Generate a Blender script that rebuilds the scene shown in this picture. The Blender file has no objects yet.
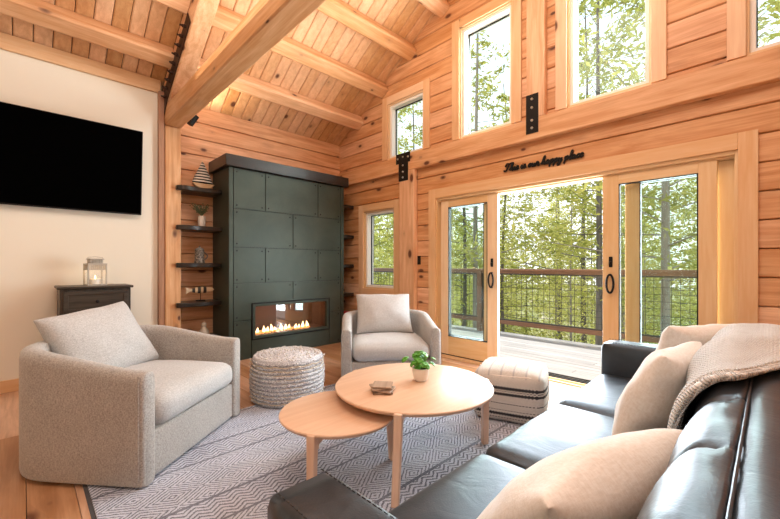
import bpy, bmesh, math, random
from mathutils import Vector, Matrix, noise
R = math.radians
random.seed(7)
C = bpy.context.scene.collection
SC = bpy.context.scene

# ------------------------------------------------------------------ camera, world, sun, light, exposure
CAM_H = 1.2
YAW = 45.57
cd = bpy.data.cameras.new('camera'); cam = bpy.data.objects.new('camera', cd); C.objects.link(cam)
cam.location = (0, 0, CAM_H); cam.rotation_euler = (R(90), 0, R(YAW - 90))
cd.sensor_width = 36; cd.lens = 373.2 / 780 * 36
cd.shift_y = (265.6 - 259.5) / 780
cd.clip_start = 0.02; cd.clip_end = 400
SC.camera = cam

w = bpy.data.worlds.new('sky'); SC.world = w; w.use_nodes = True
nt = w.node_tree; nt.nodes.clear()
out = nt.nodes.new('ShaderNodeOutputWorld'); bg = nt.nodes.new('ShaderNodeBackground')
tc = nt.nodes.new('ShaderNodeTexCoord'); sx = nt.nodes.new('ShaderNodeSeparateXYZ'); rp = nt.nodes.new('ShaderNodeValToRGB')
nt.links.new(tc.outputs['Generated'], sx.inputs[0]); nt.links.new(sx.outputs['Z'], rp.inputs[0])
rp.color_ramp.elements[0].position = 0.0; rp.color_ramp.elements[0].color = (0.95, 0.97, 1.0, 1)
rp.color_ramp.elements[1].position = 0.9; rp.color_ramp.elements[1].color = (0.62, 0.80, 1.0, 1)
nt.links.new(rp.outputs[0], bg.inputs[0]); bg.inputs[1].default_value = 1.8
nt.links.new(bg.outputs[0], out.inputs[0])

def light(name, typ, loc, energy, color, rot=(0, 0, 0), size=None, size_y=None, spread=None, blend=.3, angle=60):
    l = bpy.data.lights.new(name, typ); l.energy = energy; l.color = color
    if typ == 'AREA':
        l.shape = 'RECTANGLE'; l.size = size; l.size_y = size_y
        if spread: l.spread = R(spread)
    elif typ == 'SUN': l.angle = R(size or 1)
    elif typ == 'SPOT': l.spot_size = R(angle); l.spot_blend = blend; l.shadow_soft_size = size or .05
    else: l.shadow_soft_size = size or .1
    o = bpy.data.objects.new(name, l); C.objects.link(o); o.location = loc; o.rotation_euler = rot
    return o
def aim(o, d): o.rotation_euler = Vector(d).to_track_quat('-Z', 'Y').to_euler()
sun = light('sun', 'SUN', (0, 0, 20), 5.8, (1, .97, .89), size=1.5); aim(sun, (-.12, -.55, -.82))
# daylight entering through the glazing
d1 = light('door_daylight', 'AREA', (4.16, 1.65, 1.12), 190, (.84, .92, 1.0), size=2.8, size_y=1.9); aim(d1, (-1, 0, -.05))
d2 = light('upper_daylight', 'AREA', (4.16, 1.73, 3.5), 150, (.86, .95, 1.0), size=2.0, size_y=1.2); aim(d2, (-1, 0, -.25))
# added fill lamps without fixtures, to brighten the room and the roof boards
r1 = light('room_fill_a', 'AREA', (.9, 1.2, 4.5), 84, (1, .93, .86), size=2.4, size_y=2.4); aim(r1, (.05, .1, -1))
r2 = light('room_fill_b', 'AREA', (-.9, -1.0, 2.9), 22, (1, .92, .83), size=1.6, size_y=1.6); aim(r2, (1, 1, .1))
r3 = light('roof_fill', 'AREA', (1.6, 1.9, 3.0), 68, (1, .90, .77), size=3.0, size_y=4.0); aim(r3, (0, 0, 1))  # added upward fill, no real lamp hangs here
SC.view_settings.view_transform = 'Standard'; SC.view_settings.look = 'None'
SC.view_settings.gamma = 1; SC.view_settings.use_curve_mapping = False
SC.view_settings.exposure = 0.15
try:
    SC.cycles.use_denoising = True; SC.cycles.max_bounces = 8; SC.cycles.sample_clamp_indirect = 6
    SC.cycles.caustics_reflective = False; SC.cycles.caustics_refractive = False
except Exception: pass

# ------------------------------------------------------------------ material helpers
class NT:
    def __init__(s, name):
        s.m = bpy.data.materials.new(name); s.m.use_nodes = True; s.t = s.m.node_tree; s.t.nodes.clear()
        s.o = s.n('ShaderNodeOutputMaterial'); s.b = s.n('ShaderNodeBsdfPrincipled'); s.l(s.b.outputs[0], s.o.inputs[0])
    def n(s, t, **k):
        x = s.t.nodes.new(t)
        for a, v in k.items(): setattr(x, a, v)
        return x
    def l(s, a, b): s.t.links.new(a, b)
    def val(s, sock, v):
        if hasattr(v, 'links') or hasattr(v, 'is_output'): s.l(v, sock)
        else: sock.default_value = v
    def math(s, op, a, b=None, c=None, clamp=False):
        x = s.n('ShaderNodeMath', operation=op, use_clamp=clamp)
        for i, v in enumerate((a, b, c)):
            if v is not None: s.val(x.inputs[i], v)
        return x.outputs[0]
    def map(s, vec, scale=(1, 1, 1), loc=(0, 0, 0)):
        x = s.n('ShaderNodeMapping'); s.l(vec, x.inputs[0]); x.inputs['Scale'].default_value = scale; x.inputs['Location'].default_value = loc
        return x.outputs[0]
    def noise(s, vec, scale, detail=3, rough=.5, dist=0):
        x = s.n('ShaderNodeTexNoise'); s.l(vec, x.inputs['Vector']); x.inputs['Scale'].default_value = scale
        x.inputs['Detail'].default_value = detail; x.inputs['Roughness'].default_value = rough; x.inputs['Distortion'].default_value = dist
        return x.outputs['Fac']
    def ramp(s, f, *st):
        x = s.n('ShaderNodeValToRGB'); s.l(f, x.inputs[0]); e = x.color_ramp.elements
        while len(e) < len(st): e.new(.5)
        for i, (p, c) in enumerate(st):
            e[i].position = p; e[i].color = (*c, 1) if len(c) == 3 else c
        return x.outputs[0]
    def mix(s, f, a, b, mode='MIX'):
        x = s.n('ShaderNodeMix', data_type='RGBA', blend_type=mode)
        s.val(x.inputs[0], f); s.val(x.inputs[6], a if hasattr(a, 'is_output') else (*a, 1)); s.val(x.inputs[7], b if hasattr(b, 'is_output') else (*b, 1))
        return x.outputs[2]
    def bump(s, h, strength=.3, dist=.01):
        x = s.n('ShaderNodeBump'); s.l(h, x.inputs['Height']); x.inputs['Strength'].default_value = strength; x.inputs['Distance'].default_value = dist
        s.l(x.outputs[0], s.b.inputs['Normal'])
    def set(s, **k):
        for a, v in k.items(): s.val(s.b.inputs[a.replace('_', ' ')], v)
    def attr(s, name, what='Vector'):
        x = s.n('ShaderNodeAttribute'); x.attribute_name = name; return x.outputs[what]
    def obj(s): return s.n('ShaderNodeTexCoord').outputs['Object']

def plain(name, col, rough=.5, metal=0, **k):
    n = NT(name); n.set(Base_Color=(*col, 1), Roughness=rough, Metallic=metal)
    for a, v in k.items(): n.set(**{a: v})
    return n.m
def emis(name, col, st):
    n = NT(name); n.set(Base_Color=(0, 0, 0, 1)); n.b.inputs['Emission Color'].default_value = (*col, 1); n.b.inputs['Emission Strength'].default_value = st
    return n.m

def wood(name, light_c, dark_c, knot_c=None, knots=.55, rough=.5, grain=1.0, var=.25, kscale=4.0):
    n = NT(name); wc = n.attr('wc'); rn = n.attr('rnd', 'Fac')
    g1 = n.noise(n.map(wc, (.8, 9 * grain, 9 * grain)), 2.0, 4, .6, .6)
    g2 = n.noise(n.map(wc, (1.5, 55 * grain, 55 * grain)), 2.0, 2, .5)
    g = n.math('ADD', n.math('MULTIPLY', g1, .75), n.math('MULTIPLY', g2, .25))
    col = n.ramp(g, (.33, light_c), (.62, dark_c))
    f = n.math('MULTIPLY_ADD', rn, var * 2, 1 - var)
    hs = n.n('ShaderNodeHueSaturation'); n.l(col, hs.inputs['Color']); n.l(f, hs.inputs['Value'])
    n.l(n.math('MULTIPLY_ADD', rn, -.25, 1.12), hs.inputs['Saturation'])
    col = hs.outputs[0]
    if knot_c:
        v = n.n('ShaderNodeTexVoronoi'); n.l(n.map(wc, (.55, 1, 1)), v.inputs['Vector']); v.inputs['Scale'].default_value = kscale
        sp = n.n('ShaderNodeSeparateColor'); n.l(v.outputs['Color'], sp.inputs[0])
        on = n.math('GREATER_THAN', sp.outputs[0], 1 - knots)
        rad = n.math('MULTIPLY_ADD', sp.outputs[1], .13, .08)
        kn = n.math('MULTIPLY', n.math('SUBTRACT', 1, n.math('DIVIDE', v.outputs['Distance'], rad), clamp=True), on, clamp=True)
        halo = n.math('MULTIPLY', n.math('SUBTRACT', 1, n.math('DIVIDE', v.outputs['Distance'], n.math('MULTIPLY', rad, 2.4)), clamp=True), on, clamp=True)
        col = n.mix(n.math('MULTIPLY', halo, .45), col, tuple(c * .55 for c in dark_c))
        col = n.mix(n.math('MULTIPLY', kn, 2.2, clamp=True), col, knot_c)
    n.l(col, n.b.inputs['Base Color']); n.set(Roughness=rough); n.bump(g2, .08, .004)
    return n.m

def fabric(name, c1, c2, scale=260, bump=.35, rough=.95, sheen=.3):
    n = NT(name); o = n.obj()
    a = n.noise(n.map(o, (1, 1, .35)), scale, 2, .6); b = n.noise(n.map(o, (.35, .35, 1)), scale, 2, .6); c = n.noise(o, 5, 3, .5)
    h = n.math('ADD', n.math('MULTIPLY', a, .5), n.math('MULTIPLY', b, .5))
    f = n.math('ADD', h, n.math('MULTIPLY_ADD', c, .12, -.06))
    n.l(n.ramp(f, (.38, c1), (.62, c2)), n.b.inputs['Base Color']); n.set(Roughness=rough); n.b.inputs['Sheen Weight'].default_value = sheen
    n.bump(h, bump, .004)
    return n.m

M = {}
PL, PD, PK = (.86, .52, .30), (.60, .285, .13), (.11, .035, .015)
M['pine'] = wood('knotty_pine', PL, PD, PK, knots=.75, var=.15, kscale=5.5)
M['ceil'] = wood('ceiling_pine', (.78, .47, .25), (.62, .33, .16), PK, knots=.8, var=.18, kscale=5)
M['beam'] = wood('timber_beam', (.86, .55, .33), (.66, .34, .165), PK, knots=.7, var=.1, kscale=5)
M['clear'] = wood('clear_pine', (.84, .62, .38), (.76, .50, .27), None, var=.06, rough=.4)
M['trim'] = wood('pine_trim', (.84, .58, .36), (.76, .46, .25), PK, knots=.3, var=.08)
M['floor'] = wood('wide_plank_floor', (.62, .355, .205), (.42, .21, .105), (.14, .05, .022), knots=.3, rough=.36, var=.18, grain=.8)
M['table'] = wood('beech', (.82, .57, .41), (.73, .47, .32), None, var=.04, rough=.32)
M['darkwood'] = wood('black_stained_wood', (.075, .06, .045), (.022, .017, .012), None, var=.2, rough=.4)
M['slab'] = wood('dark_live_edge_slab', (.024, .017, .012), (.009, .007, .005), None, var=.1, rough=.3)
M['railwood'] = wood('rail_wood', (.24, .135, .085), (.16, .085, .05), None, var=.1)
M['deckwood'] = wood('weathered_deck', (.40, .39, .39), (.27, .26, .26), None, var=.16, rough=.7)
M['plaster'] = plain('cream_plaster', (.86, .80, .68), .9)
n = NT('tweed'); 
M['tweed'] = fabric('oatmeal_tweed', (.27, .25, .23), (.50, .475, .445), 230, .4)
M['cush'] = fabric('pale_grey_linen', (.38, .375, .37), (.58, .575, .57), 260, .4)
M['pillow'] = fabric('cream_pillow_cloth', (.78, .69, .61), (.88, .81, .75), 120, .25, sheen=.6)
bpy.data.materials.remove(n.m)
n = NT('black_leather'); o = n.obj()
v = n.n('ShaderNodeTexVoronoi'); n.l(o, v.inputs['Vector']); v.inputs['Scale'].default_value = 190
cr = n.noise(n.map(o, (1.4, 1, 1)), 7, 4, .55, .8)
n.l(n.ramp(cr, (.3, (.012, .014, .017)), (.75, (.028, .031, .037))), n.b.inputs['Base Color'])
n.l(n.math('MULTIPLY_ADD', cr, .15, .30), n.b.inputs['Roughness'])
n.bump(n.math('ADD', n.math('MULTIPLY', v.outputs['Distance'], .06), n.math('MULTIPLY', cr, .8)), .22, .015); n.b.inputs['Specular IOR Level'].default_value = 1.0; n.b.inputs['Specular Tint'].default_value = (.66, .82, 1, 1)
M['leather'] = n.m
M['stitch'] = plain('leather_stitch', (.03, .03, .033), .6)
n = NT('green_black_steel'); o = n.obj(); a = n.noise(o, 3, 4, .6, .5)
n.l(n.ramp(a, (.3, (.036, .052, .040)), (.7, (.060, .078, .060))), n.b.inputs['Base Color'])
n.l(n.math('MULTIPLY_ADD', a, .2, .34), n.b.inputs['Roughness']); n.set(Metallic=.35)
M['steel'] = n.m
M['steeldark'] = plain('dark_steel', (.022, .026, .023), .4, .5)
M['black'] = plain('black_iron', (.012, .012, .012), .45, .6)
M['rust'] = plain('brown_iron', (.06, .03, .02), .5, .7)
M['bolt'] = plain('zinc_bolt', (.55, .53, .48), .35, .9)
M['tvscreen'] = plain('tv_screen', (.001, .001, .001), 1.0, Specular_IOR_Level=0.0)
M['white'] = plain('off_white_metal', (.46, .42, .36), .5)
M['vinyl'] = plain('white_sash', (.88, .86, .82), .4)
n = NT('window_glass'); n.t.nodes.remove(n.b); g = n.n('ShaderNodeBsdfGlossy'); g.inputs['Roughness'].default_value = .02
t = n.n('ShaderNodeBsdfTransparent'); mx = n.n('ShaderNodeMixShader'); fr = n.n('ShaderNodeLayerWeight')
n.l(n.math('MULTIPLY_ADD', n.math('POWER', fr.outputs['Facing'], 4), .5, .02), mx.inputs[0]); n.l(t.outputs[0], mx.inputs[1]); n.l(g.outputs[0], mx.inputs[2]); n.l(mx.outputs[0], n.o.inputs[0])
t.inputs[0].default_value = (.93, .97, .95, 1); M['glass'] = n.m
n = NT('fire_glass'); n.t.nodes.remove(n.b); g = n.n('ShaderNodeBsdfGlossy'); g.inputs['Roughness'].default_value = .02
t = n.n('ShaderNodeBsdfTransparent'); mx = n.n('ShaderNodeMixShader'); fr = n.n('ShaderNodeLayerWeight')
n.l(n.math('MULTIPLY_ADD', n.math('POWER', fr.outputs['Facing'], 4), .5, .10), mx.inputs[0]); n.l(t.outputs[0], mx.inputs[1]); n.l(g.outputs[0], mx.inputs[2]); n.l(mx.outputs[0], n.o.inputs[0])
M['fireglass'] = n.m
M['flame'] = emis('flame', (1, .62, .30), 5)
M['ember'] = emis('glowing_embers', (1, .36, .10), 1.8)
M['firebrick'] = plain('firebox_lining', (.11, .065, .05), .6)
M['candle'] = plain('wax', (.9, .85, .74), .5)
M['leaf'] = plain('plant_leaf', (.10, .36, .035), .4)
M['sprig'] = plain('dried_sprig', (.10, .13, .06), .7)
M['pot'] = plain('white_pot', (.80, .73, .66), .5)
M['wire'] = plain('black_wire', (.05, .05, .045), .5, .3)
M['paper'] = plain('page_paper', (.80, .74, .62), .8)
M['redcover'] = plain('red_book_cover', (.45, .03, .03), .5)
M['darkcover'] = plain('dark_book_cover', (.03, .03, .045), .5)
M['palewood'] = wood('pale_carved_wood', (.76, .58, .38), (.62, .42, .24), None, var=.05)
M['coaster'] = wood('walnut_coaster', (.42, .29, .20), (.24, .15, .10), None, var=.2, rough=.4)
M['pewter'] = plain('grey_stoneware', (.20, .20, .19), .4)
M['creamglaze'] = plain('cream_glaze', (.55, .5, .42), .4)

# ------------------------------------------------------------------ mesh builder
class MB:
    def __init__(s): s.v = []; s.f = []; s.w = []; s.r = []; s.mi = []
    def add(s, vs, fs, axis='x', rnd=None, mi=0, wofs=True):
        rnd = random.random() if rnd is None else rnd
        b = len(s.v); k = 'xyz'.index(axis); oth = [i for i in range(3) if i != k]
        ox, oy, oz = (rnd * 37.1, rnd * 91.7, rnd * 53.3) if wofs else (0, 0, 0)
        for p in vs:
            s.v.append(tuple(p)); s.w.append((p[k] + ox, p[oth[0]] + oy, p[oth[1]] + oz)); s.r.append(rnd)
        for f in fs: s.f.append(tuple(i + b for i in f)); s.mi.append(mi)
        return s
    def box(s, x0, x1, y0, y1, z0, z1, axis='x', rnd=None, mi=0):
        vs = [(x, y, z) for z in (z0, z1) for y in (y0, y1) for x in (x0, x1)]
        return s.add(vs, [(0, 2, 3, 1), (4, 5, 7, 6), (0, 1, 5, 4), (2, 6, 7, 3), (0, 4, 6, 2), (1, 3, 7, 5)], axis, rnd, mi)
    def prism(s, poly, h0, h1, plane='xy', axis='x', rnd=None, mi=0):
        n = len(poly)
        def P(a, b, h): return {'xy': (a, b, h), 'xz': (a, h, b), 'yz': (h, a, b)}[plane]
        vs = [P(a, b, h0) for a, b in poly] + [P(a, b, h1) for a, b in poly]
        fs = [tuple(range(n))[::-1], tuple(range(n, 2 * n))] + [(i, (i + 1) % n, n + (i + 1) % n, n + i) for i in range(n)]
        return s.add(vs, fs, axis, rnd, mi)
    def tube(s, path, rad, n=8, axis='z', rnd=None, mi=0, cap=True):
        path = [Vector(p) for p in path]; vs = []; fs = []; up = Vector((.13, .21, .97))
        for i, p in enumerate(path):
            d = (path[min(i + 1, len(path) - 1)] - path[max(i - 1, 0)]).normalized()
            a = d.cross(up)
            if a.length < .05: a = d.cross(Vector((1, 0, 0)))
            a.normalize(); b = d.cross(a); r = rad[i] if hasattr(rad, '__len__') else rad
            for k in range(n):
                t = 2 * math.pi * k / n; vs.append(p + a * (math.cos(t) * r) + b * (math.sin(t) * r))
        for i in range(len(path) - 1):
            for k in range(n): fs.append((i * n + k, i * n + (k + 1) % n, (i + 1) * n + (k + 1) % n, (i + 1) * n + k))
        if cap: fs.append(tuple(range(n))[::-1]); fs.append(tuple(range((len(path) - 1) * n, len(path) * n)))
        return s.add(vs, fs, axis, rnd, mi)
    def lathe(s, prof, n=32, c=(0, 0, 0), axis='x', rnd=None, mi=0, wob=None):
        vs = []; fs = []; m = len(prof)
        for i, (r, z) in enumerate(prof):
            for k in range(n):
                t = 2 * math.pi * k / n; rr = r * (wob(t, z) if wob else 1); vs.append((c[0] + rr * math.cos(t), c[1] + rr * math.sin(t), c[2] + z))
        for i in range(m - 1):
            for k in range(n): fs.append((i * n + k, i * n + (k + 1) % n, (i + 1) * n + (k + 1) % n, (i + 1) * n + k))
        fs.append(tuple(range(n))[::-1]); fs.append(tuple(range((m - 1) * n, m * n)))
        return s.add(vs, fs, axis, rnd, mi)
    def grid(s, pts, nu, nv, closeu=False, axis='x', rnd=None, mi=0):
        fs = []
        for i in range(nu if closeu else nu - 1):
            for j in range(nv - 1):
                a = i * nv + j; b = ((i + 1) % nu) * nv + j; fs.append((a, b, b + 1, a + 1))
        return s.add(pts, fs, axis, rnd, mi)
    def rbox(s, c, size, r, crown=0, seg=8, axis='x', bulge=0, wr=0, seed=0, mi=0):
        """rounded cushion: box with radius r, top raised by crown, sides by bulge"""
        bm = bmesh.new(); bmesh.ops.create_cube(bm, size=2)
        bmesh.ops.subdivide_edges(bm, edges=bm.edges[:], cuts=seg, use_grid_fill=True)
        hx, hy, hz = [q / 2 for q in size]; vs = []
        bm.verts.ensure_lookup_table(); bm.verts.index_update()
        for v in bm.verts:
            # denser near the edges
            p = [math.copysign(abs(q) ** .7, q) for q in v.co]
            q = Vector((p[0] * hx, p[1] * hy, p[2] * hz))
            inn = Vector((max(-hx + r, min(hx - r, q.x)), max(-hy + r, min(hy - r, q.y)), max(-hz + r, min(hz - r, q.z))))
            d = q - inn
            if d.length > 1e-6: q = inn + d.normalized() * r
            u, vv, ww = p
            q.z += (crown if p[2] > 0 else crown * .2 * -1) * (1 - u * u) * (1 - vv * vv) * abs(ww)
            q.x += bulge * u * (1 - vv * vv) * (1 - ww * ww) * .8; q.y += bulge * vv * (1 - u * u) * (1 - ww * ww) * .8
            if wr:
                nz = noise.noise(Vector((q.x * 7 + seed, q.y * 7, q.z * 7))) * wr + noise.noise(Vector((q.x * 19 + seed, q.y * 19, q.z * 19))) * wr * .4
                q += q.normalized() * nz
            vs.append((q.x + c[0], q.y + c[1], q.z + c[2]))
        fs = [tuple(v.index for v in f.verts) for f in bm.faces]; bm.free()
        return s.add(vs, fs, axis, None, mi)
    def pillow(s, w, h, t, mat, pinch=.09, n=18, wr=.008, seed=0, droop=0):
        vs = []; fs = []; idx = {}
        for side in (1, -1):
            for i in range(n + 1):
                for j in range(n + 1):
                    u = math.sin(math.pi / 2 * (2 * i / n - 1)); v = math.sin(math.pi / 2 * (2 * j / n - 1))
                    edge = i in (0, n) or j in (0, n)
                    if edge and side == -1: idx[(side, i, j)] = idx[(1, i, j)]; continue
                    x = w / 2 * u * (1 - pinch * (1 - v * v)); y = h / 2 * v * (1 - pinch * (1 - u * u))
                    z = side * t / 2 * (max(0, (1 - u * u) * (1 - v * v))) ** .40
                    z += (noise.noise(Vector((x * 6 + seed, y * 6, side))) * wr * 1.5 + noise.noise(Vector((x * 15 + seed, y * 15, side * 3))) * wr * .7) * (0 if edge else 1)
                    y -= droop * (1 - u * u) * max(0, v)
                    idx[(side, i, j)] = len(vs); vs.append(mat @ Vector((x, y, z)))
        for side in (1, -1):
            for i in range(n):
                for j in range(n):
                    q = [idx[(side, i, j)], idx[(side, i + 1, j)], idx[(side, i + 1, j + 1)], idx[(side, i, j + 1)]]
                    fs.append(tuple(q if side == 1 else q[::-1]))
        return s.add(vs, fs, 'x')
    def xf(s, m):
        s.v = [tuple(m @ Vector(p)) for p in s.v]; return s
    def build(s, name, mat, parent=None, smooth=None, bevel=0, seg=2, sub=0, clip=None, angle=40):
        me = bpy.data.meshes.new(name); me.from_pydata(s.v, [], s.f)
        a = me.attributes.new('wc', 'FLOAT_VECTOR', 'POINT'); a.data.foreach_set('vector', [q for p in s.w for q in p])
        a = me.attributes.new('rnd', 'FLOAT', 'POINT'); a.data.foreach_set('value', s.r)
        mats = mat if isinstance(mat, (list, tuple)) else [mat]
        for m in mats: me.materials.append(m)
        if len(mats) > 1: me.polygons.foreach_set('material_index', s.mi)
        bm = bmesh.new(); bm.from_mesh(me)
        if clip:
            for co, no in clip:
                bmesh.ops.bisect_plane(bm, geom=bm.verts[:] + bm.edges[:] + bm.faces[:], plane_co=co, plane_no=no, clear_outer=True)
        bmesh.ops.recalc_face_normals(bm, faces=bm.faces[:]); bm.to_mesh(me); bm.free()
        ob = bpy.data.objects.new(name, me); C.objects.link(ob)
        if parent: ob.parent = parent
        if bevel:
            b = ob.modifiers.new('b', 'BEVEL'); b.width = bevel; b.segments = seg; b.limit_method = 'ANGLE'; b.angle_limit = R(35)
        if sub:
            b = ob.modifiers.new('s', 'SUBSURF'); b.levels = sub; b.render_levels = sub
        if smooth is None: smooth = bool(sub or bevel)
        if smooth:
            me.polygons.foreach_set('use_smooth', [True] * len(me.polygons))
            if not sub: me.set_sharp_from_angle(angle=R(angle))
        me.update()
        return ob

def tag(o, label, cat=None, group=None, kind=None):
    if label: o['label'] = label
    if cat: o['category'] = cat
    if group: o['group'] = group
    if kind: o['kind'] = kind
    return o
def empty(name, loc, label, cat, rz=0, group=None, kind=None):
    o = bpy.data.objects.new(name, None); C.objects.link(o); o.location = loc; o.rotation_euler = (0, 0, R(rz)); o.empty_display_size = .1
    return tag(o, label, cat, group, kind)
def struct(o): o['kind'] = 'structure'; return o
def kids(o): return [c for c in bpy.data.objects if c.parent == o]
def copy_tree(o, parent=None, ch=None):
    c = o.copy(); C.objects.link(c)
    if parent: c.parent = parent
    for k in kids(o): copy_tree(k, c)
    return c

# ------------------------------------------------------------------ room shell
WX, LY, TY = 3.92, 5.25, 5.07          # window wall, log wall, tv wall (inner faces)
RX, RY = -3.0, -1.8                     # far ends behind the photographer
RIDGE, SL = 1.73, .607
def ceil_z(y): return 3.28 + SL * (LY - y) if y >= RIDGE else 3.28 + SL * (LY - RIDGE) - SL * (RIDGE - y)
def roof_clip(extra=0): # planes that cut a wall off under the roof boards
    z0 = 3.28 + extra
    return [((0, LY, z0), (0, SL, 1)), ((0, RIDGE, z0 + SL * (LY - RIDGE)), (0, -SL, 1))]

# floor
f = MB(); x = RX; 
while x < 4.1:
    wd = .188; y = RY + random.uniform(-2.5, 0)
    while y < LY + .2:
        ln = random.uniform(1.6, 3.2); y0, y1 = max(y, RY - .2), min(y + ln, LY + .2)
        if y1 > y0: f.box(x + .0012, min(x + wd - .0012, 3.93), y0 + .001, y1 - .001, -.03, 0, 'y')
        y += ln
    x += wd
struct(f.build('floor', M['floor'], bevel=.0015, seg=1))
s = MB(); s.box(RX, 4.12, RY - .2, LY + .2, -.20, -.032); struct(s.build('floor_base', M['steeldark']))

# log walls: stacked planks with eased edges, split round the openings
def log_wall(name, a0, a1, plane, z0, z1, holes, clip=None, thick=.2, inner=0, sgn=1, course=.215, zoff=0, mat='pine', cuts=()):
    mb = MB(); z = z0 + zoff
    bn = .010
    def piece(s0, s1, p0, p1, r, lo, hi):
        # profile across the wall: front face eased at real course joints
        prof = [(0 if not lo else bn, p0 + (0.003 if lo else 0)), (0, p0 + (bn if lo else 0)), (0, p1 - (bn if hi else 0)), (0 if not hi else bn, p1 - (0.003 if hi else 0)), (thick, p1), (thick, p0)]
        q = []
        for d, zz in prof:
            if not q or (d, zz) != q[-1]: q.append((d, zz))
        vs = []; m = len(q)
        for sv in (s0, s1):
            for d, zz in q: vs.append((inner + sgn * d, sv, zz) if plane == 'x' else (sv, inner + sgn * d, zz))
        fs = [tuple(range(m)), tuple(range(m, 2 * m))[::-1]] + [(i, (i + 1) % m, m + (i + 1) % m, m + i) for i in range(m)]
        mb.add(vs, fs, 'y' if plane == 'x' else 'x', r)
    while z < z1:
        t0, t1 = z, min(z + course, z1); r = random.random()
        br = sorted({t0, t1} | {h for hh in holes for h in hh[2:] if t0 < h < t1})
        for p0, p1 in zip(br, br[1:]):
            mid = (p0 + p1) / 2; segs = [(a0, a1)]
            for h0, h1, hz0, hz1 in holes:
                if hz0 < mid < hz1:
                    segs = [q for s0, s1 in segs for q in ((s0, min(s1, h0)), (max(s0, h1), s1)) if q[1] - q[0] > .001]
            for s0, s1 in segs: piece(s0, s1, p0, p1, r, p0 == t0, p1 == t1)
        z += course
    return struct(mb.build(name, M[mat], clip=clip))
DOOR = (.176, 3.123, 0, 2.09)
LOWW = (3.90, 4.60, .84, 2.06)
UPW = [(3.33, 4.04, 2.79, 3.62), (2.03, 2.74, 2.79, 4.18), (.73, 1.44, 2.79, 4.18), (-.58, .13, 2.79, 3.62)]
log_wall('wall_right', RY, LY + .2, 'x', -.03, 5.5, [DOOR, LOWW] + UPW, roof_clip(), inner=WX, zoff=-.15)
log_wall('wall_back', 1.19, WX, 'y', -.03, 3.4, [], roof_clip(), inner=LY, zoff=-.12)
b = MB(); b.box(RX, 1.16, TY, TY + .2, 0, 3.6); struct(b.build('wall_left', M['plaster'], clip=roof_clip(-.01)))
log_wall('wall_front', RX, WX, 'y', -.03, 3.6, [], roof_clip(), inner=RY, sgn=-1)
b = MB(); b.box(RX - .2, RX, RY - .2, LY + .2, -.03, 5.5); struct(b.build('wall_rear', M['plaster'], clip=roof_clip()))

# ceiling boards running up the slope
for nm, (ya, yb) in (('ceiling', (RIDGE, LY + .25)), ('ceiling_far_side', (RY - .25, RIDGE))):
    mb = MB(); x = RX - .2
    while x < 4.12:
        wd = .142; x1 = min(x + wd - .006, 4.2); r = random.random(); e = .010
        prof = [(x + e, 0), (x1 - e, 0), (x1, e), (x1, .03), (x, .03), (x, e)]
        vs = []
        for yy in (ya, yb):
            zz = ceil_z(yy)
            for px, pz in prof: vs.append((px, yy, zz + pz))
        m = 6
        fs = [tuple(range(m)), tuple(range(m, 12))[::-1]] + [(i, (i + 1) % m, m + (i + 1) % m, m + i) for i in range(m)]
        mb.add(vs, fs, 'y', r); x += wd
    struct(mb.build(nm, M['ceil']))
rf = MB()
za, zb = ceil_z(LY + .6), ceil_z(RIDGE)
rf.prism([(LY + .6, za + .04), (RIDGE, zb + .04), (2 * RIDGE - LY - .6, za + .04), (2 * RIDGE - LY - .6, za + .24), (RIDGE, zb + .24), (LY + .6, za + .24)], RX - .3, 4.5, 'yz', 'x')
struct(rf.build('roof', M['steeldark']))

# baseboard and trims
b = MB(); b.box(RX, 1.13, TY - .022, TY, 0, .115, 'x'); struct(b.build('baseboard_left', M['trim'], bevel=.004))
b = MB(); b.box(RX, 1.15, TY - .03, TY, 3.235, 3.385, 'x'); struct(b.build('trim_1', M['trim'], bevel=.004))
b = MB(); b.box(1.125, 1.183, TY - .06, TY + .1, 0, 3.25, 'z'); struct(b.build('trim_2', wood('brown_trim', (.40, .19, .09), (.28, .12, .05), None), bevel=.004))

# windows -------------------------------------------------------
def casing_mb(h, wd=.11, bottom=True, x0=WX - .024, x1=WX, top=None):
    y0, y1, z0, z1 = h; mb = MB(); t = wd if top is None else top
    mb.box(x0, x1, y0 - wd, y0, z0 - (wd if bottom else 0), z1 + t, 'z'); mb.box(x0, x1, y1, y1 + wd, z0 - (wd if bottom else 0), z1 + t, 'z')
    mb.box(x0, x1, y0, y1, z1, z1 + t, 'y')
    if bottom: mb.box(x0, x1, y0, y1, z0 - wd, z0, 'y')
    return mb
def frame_mb(y0, y1, z0, z1, wd, x0, x1):
    mb = MB(); mb.box(x0, x1, y0, y0 + wd, z0, z1, 'z'); mb.box(x0, x1, y1 - wd, y1, z0, z1, 'z')
    mb.box(x0, x1, y0 + wd, y1 - wd, z1 - wd, z1, 'y'); mb.box(x0, x1, y0 + wd, y1 - wd, z0, z0 + wd, 'y'); return mb
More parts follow.
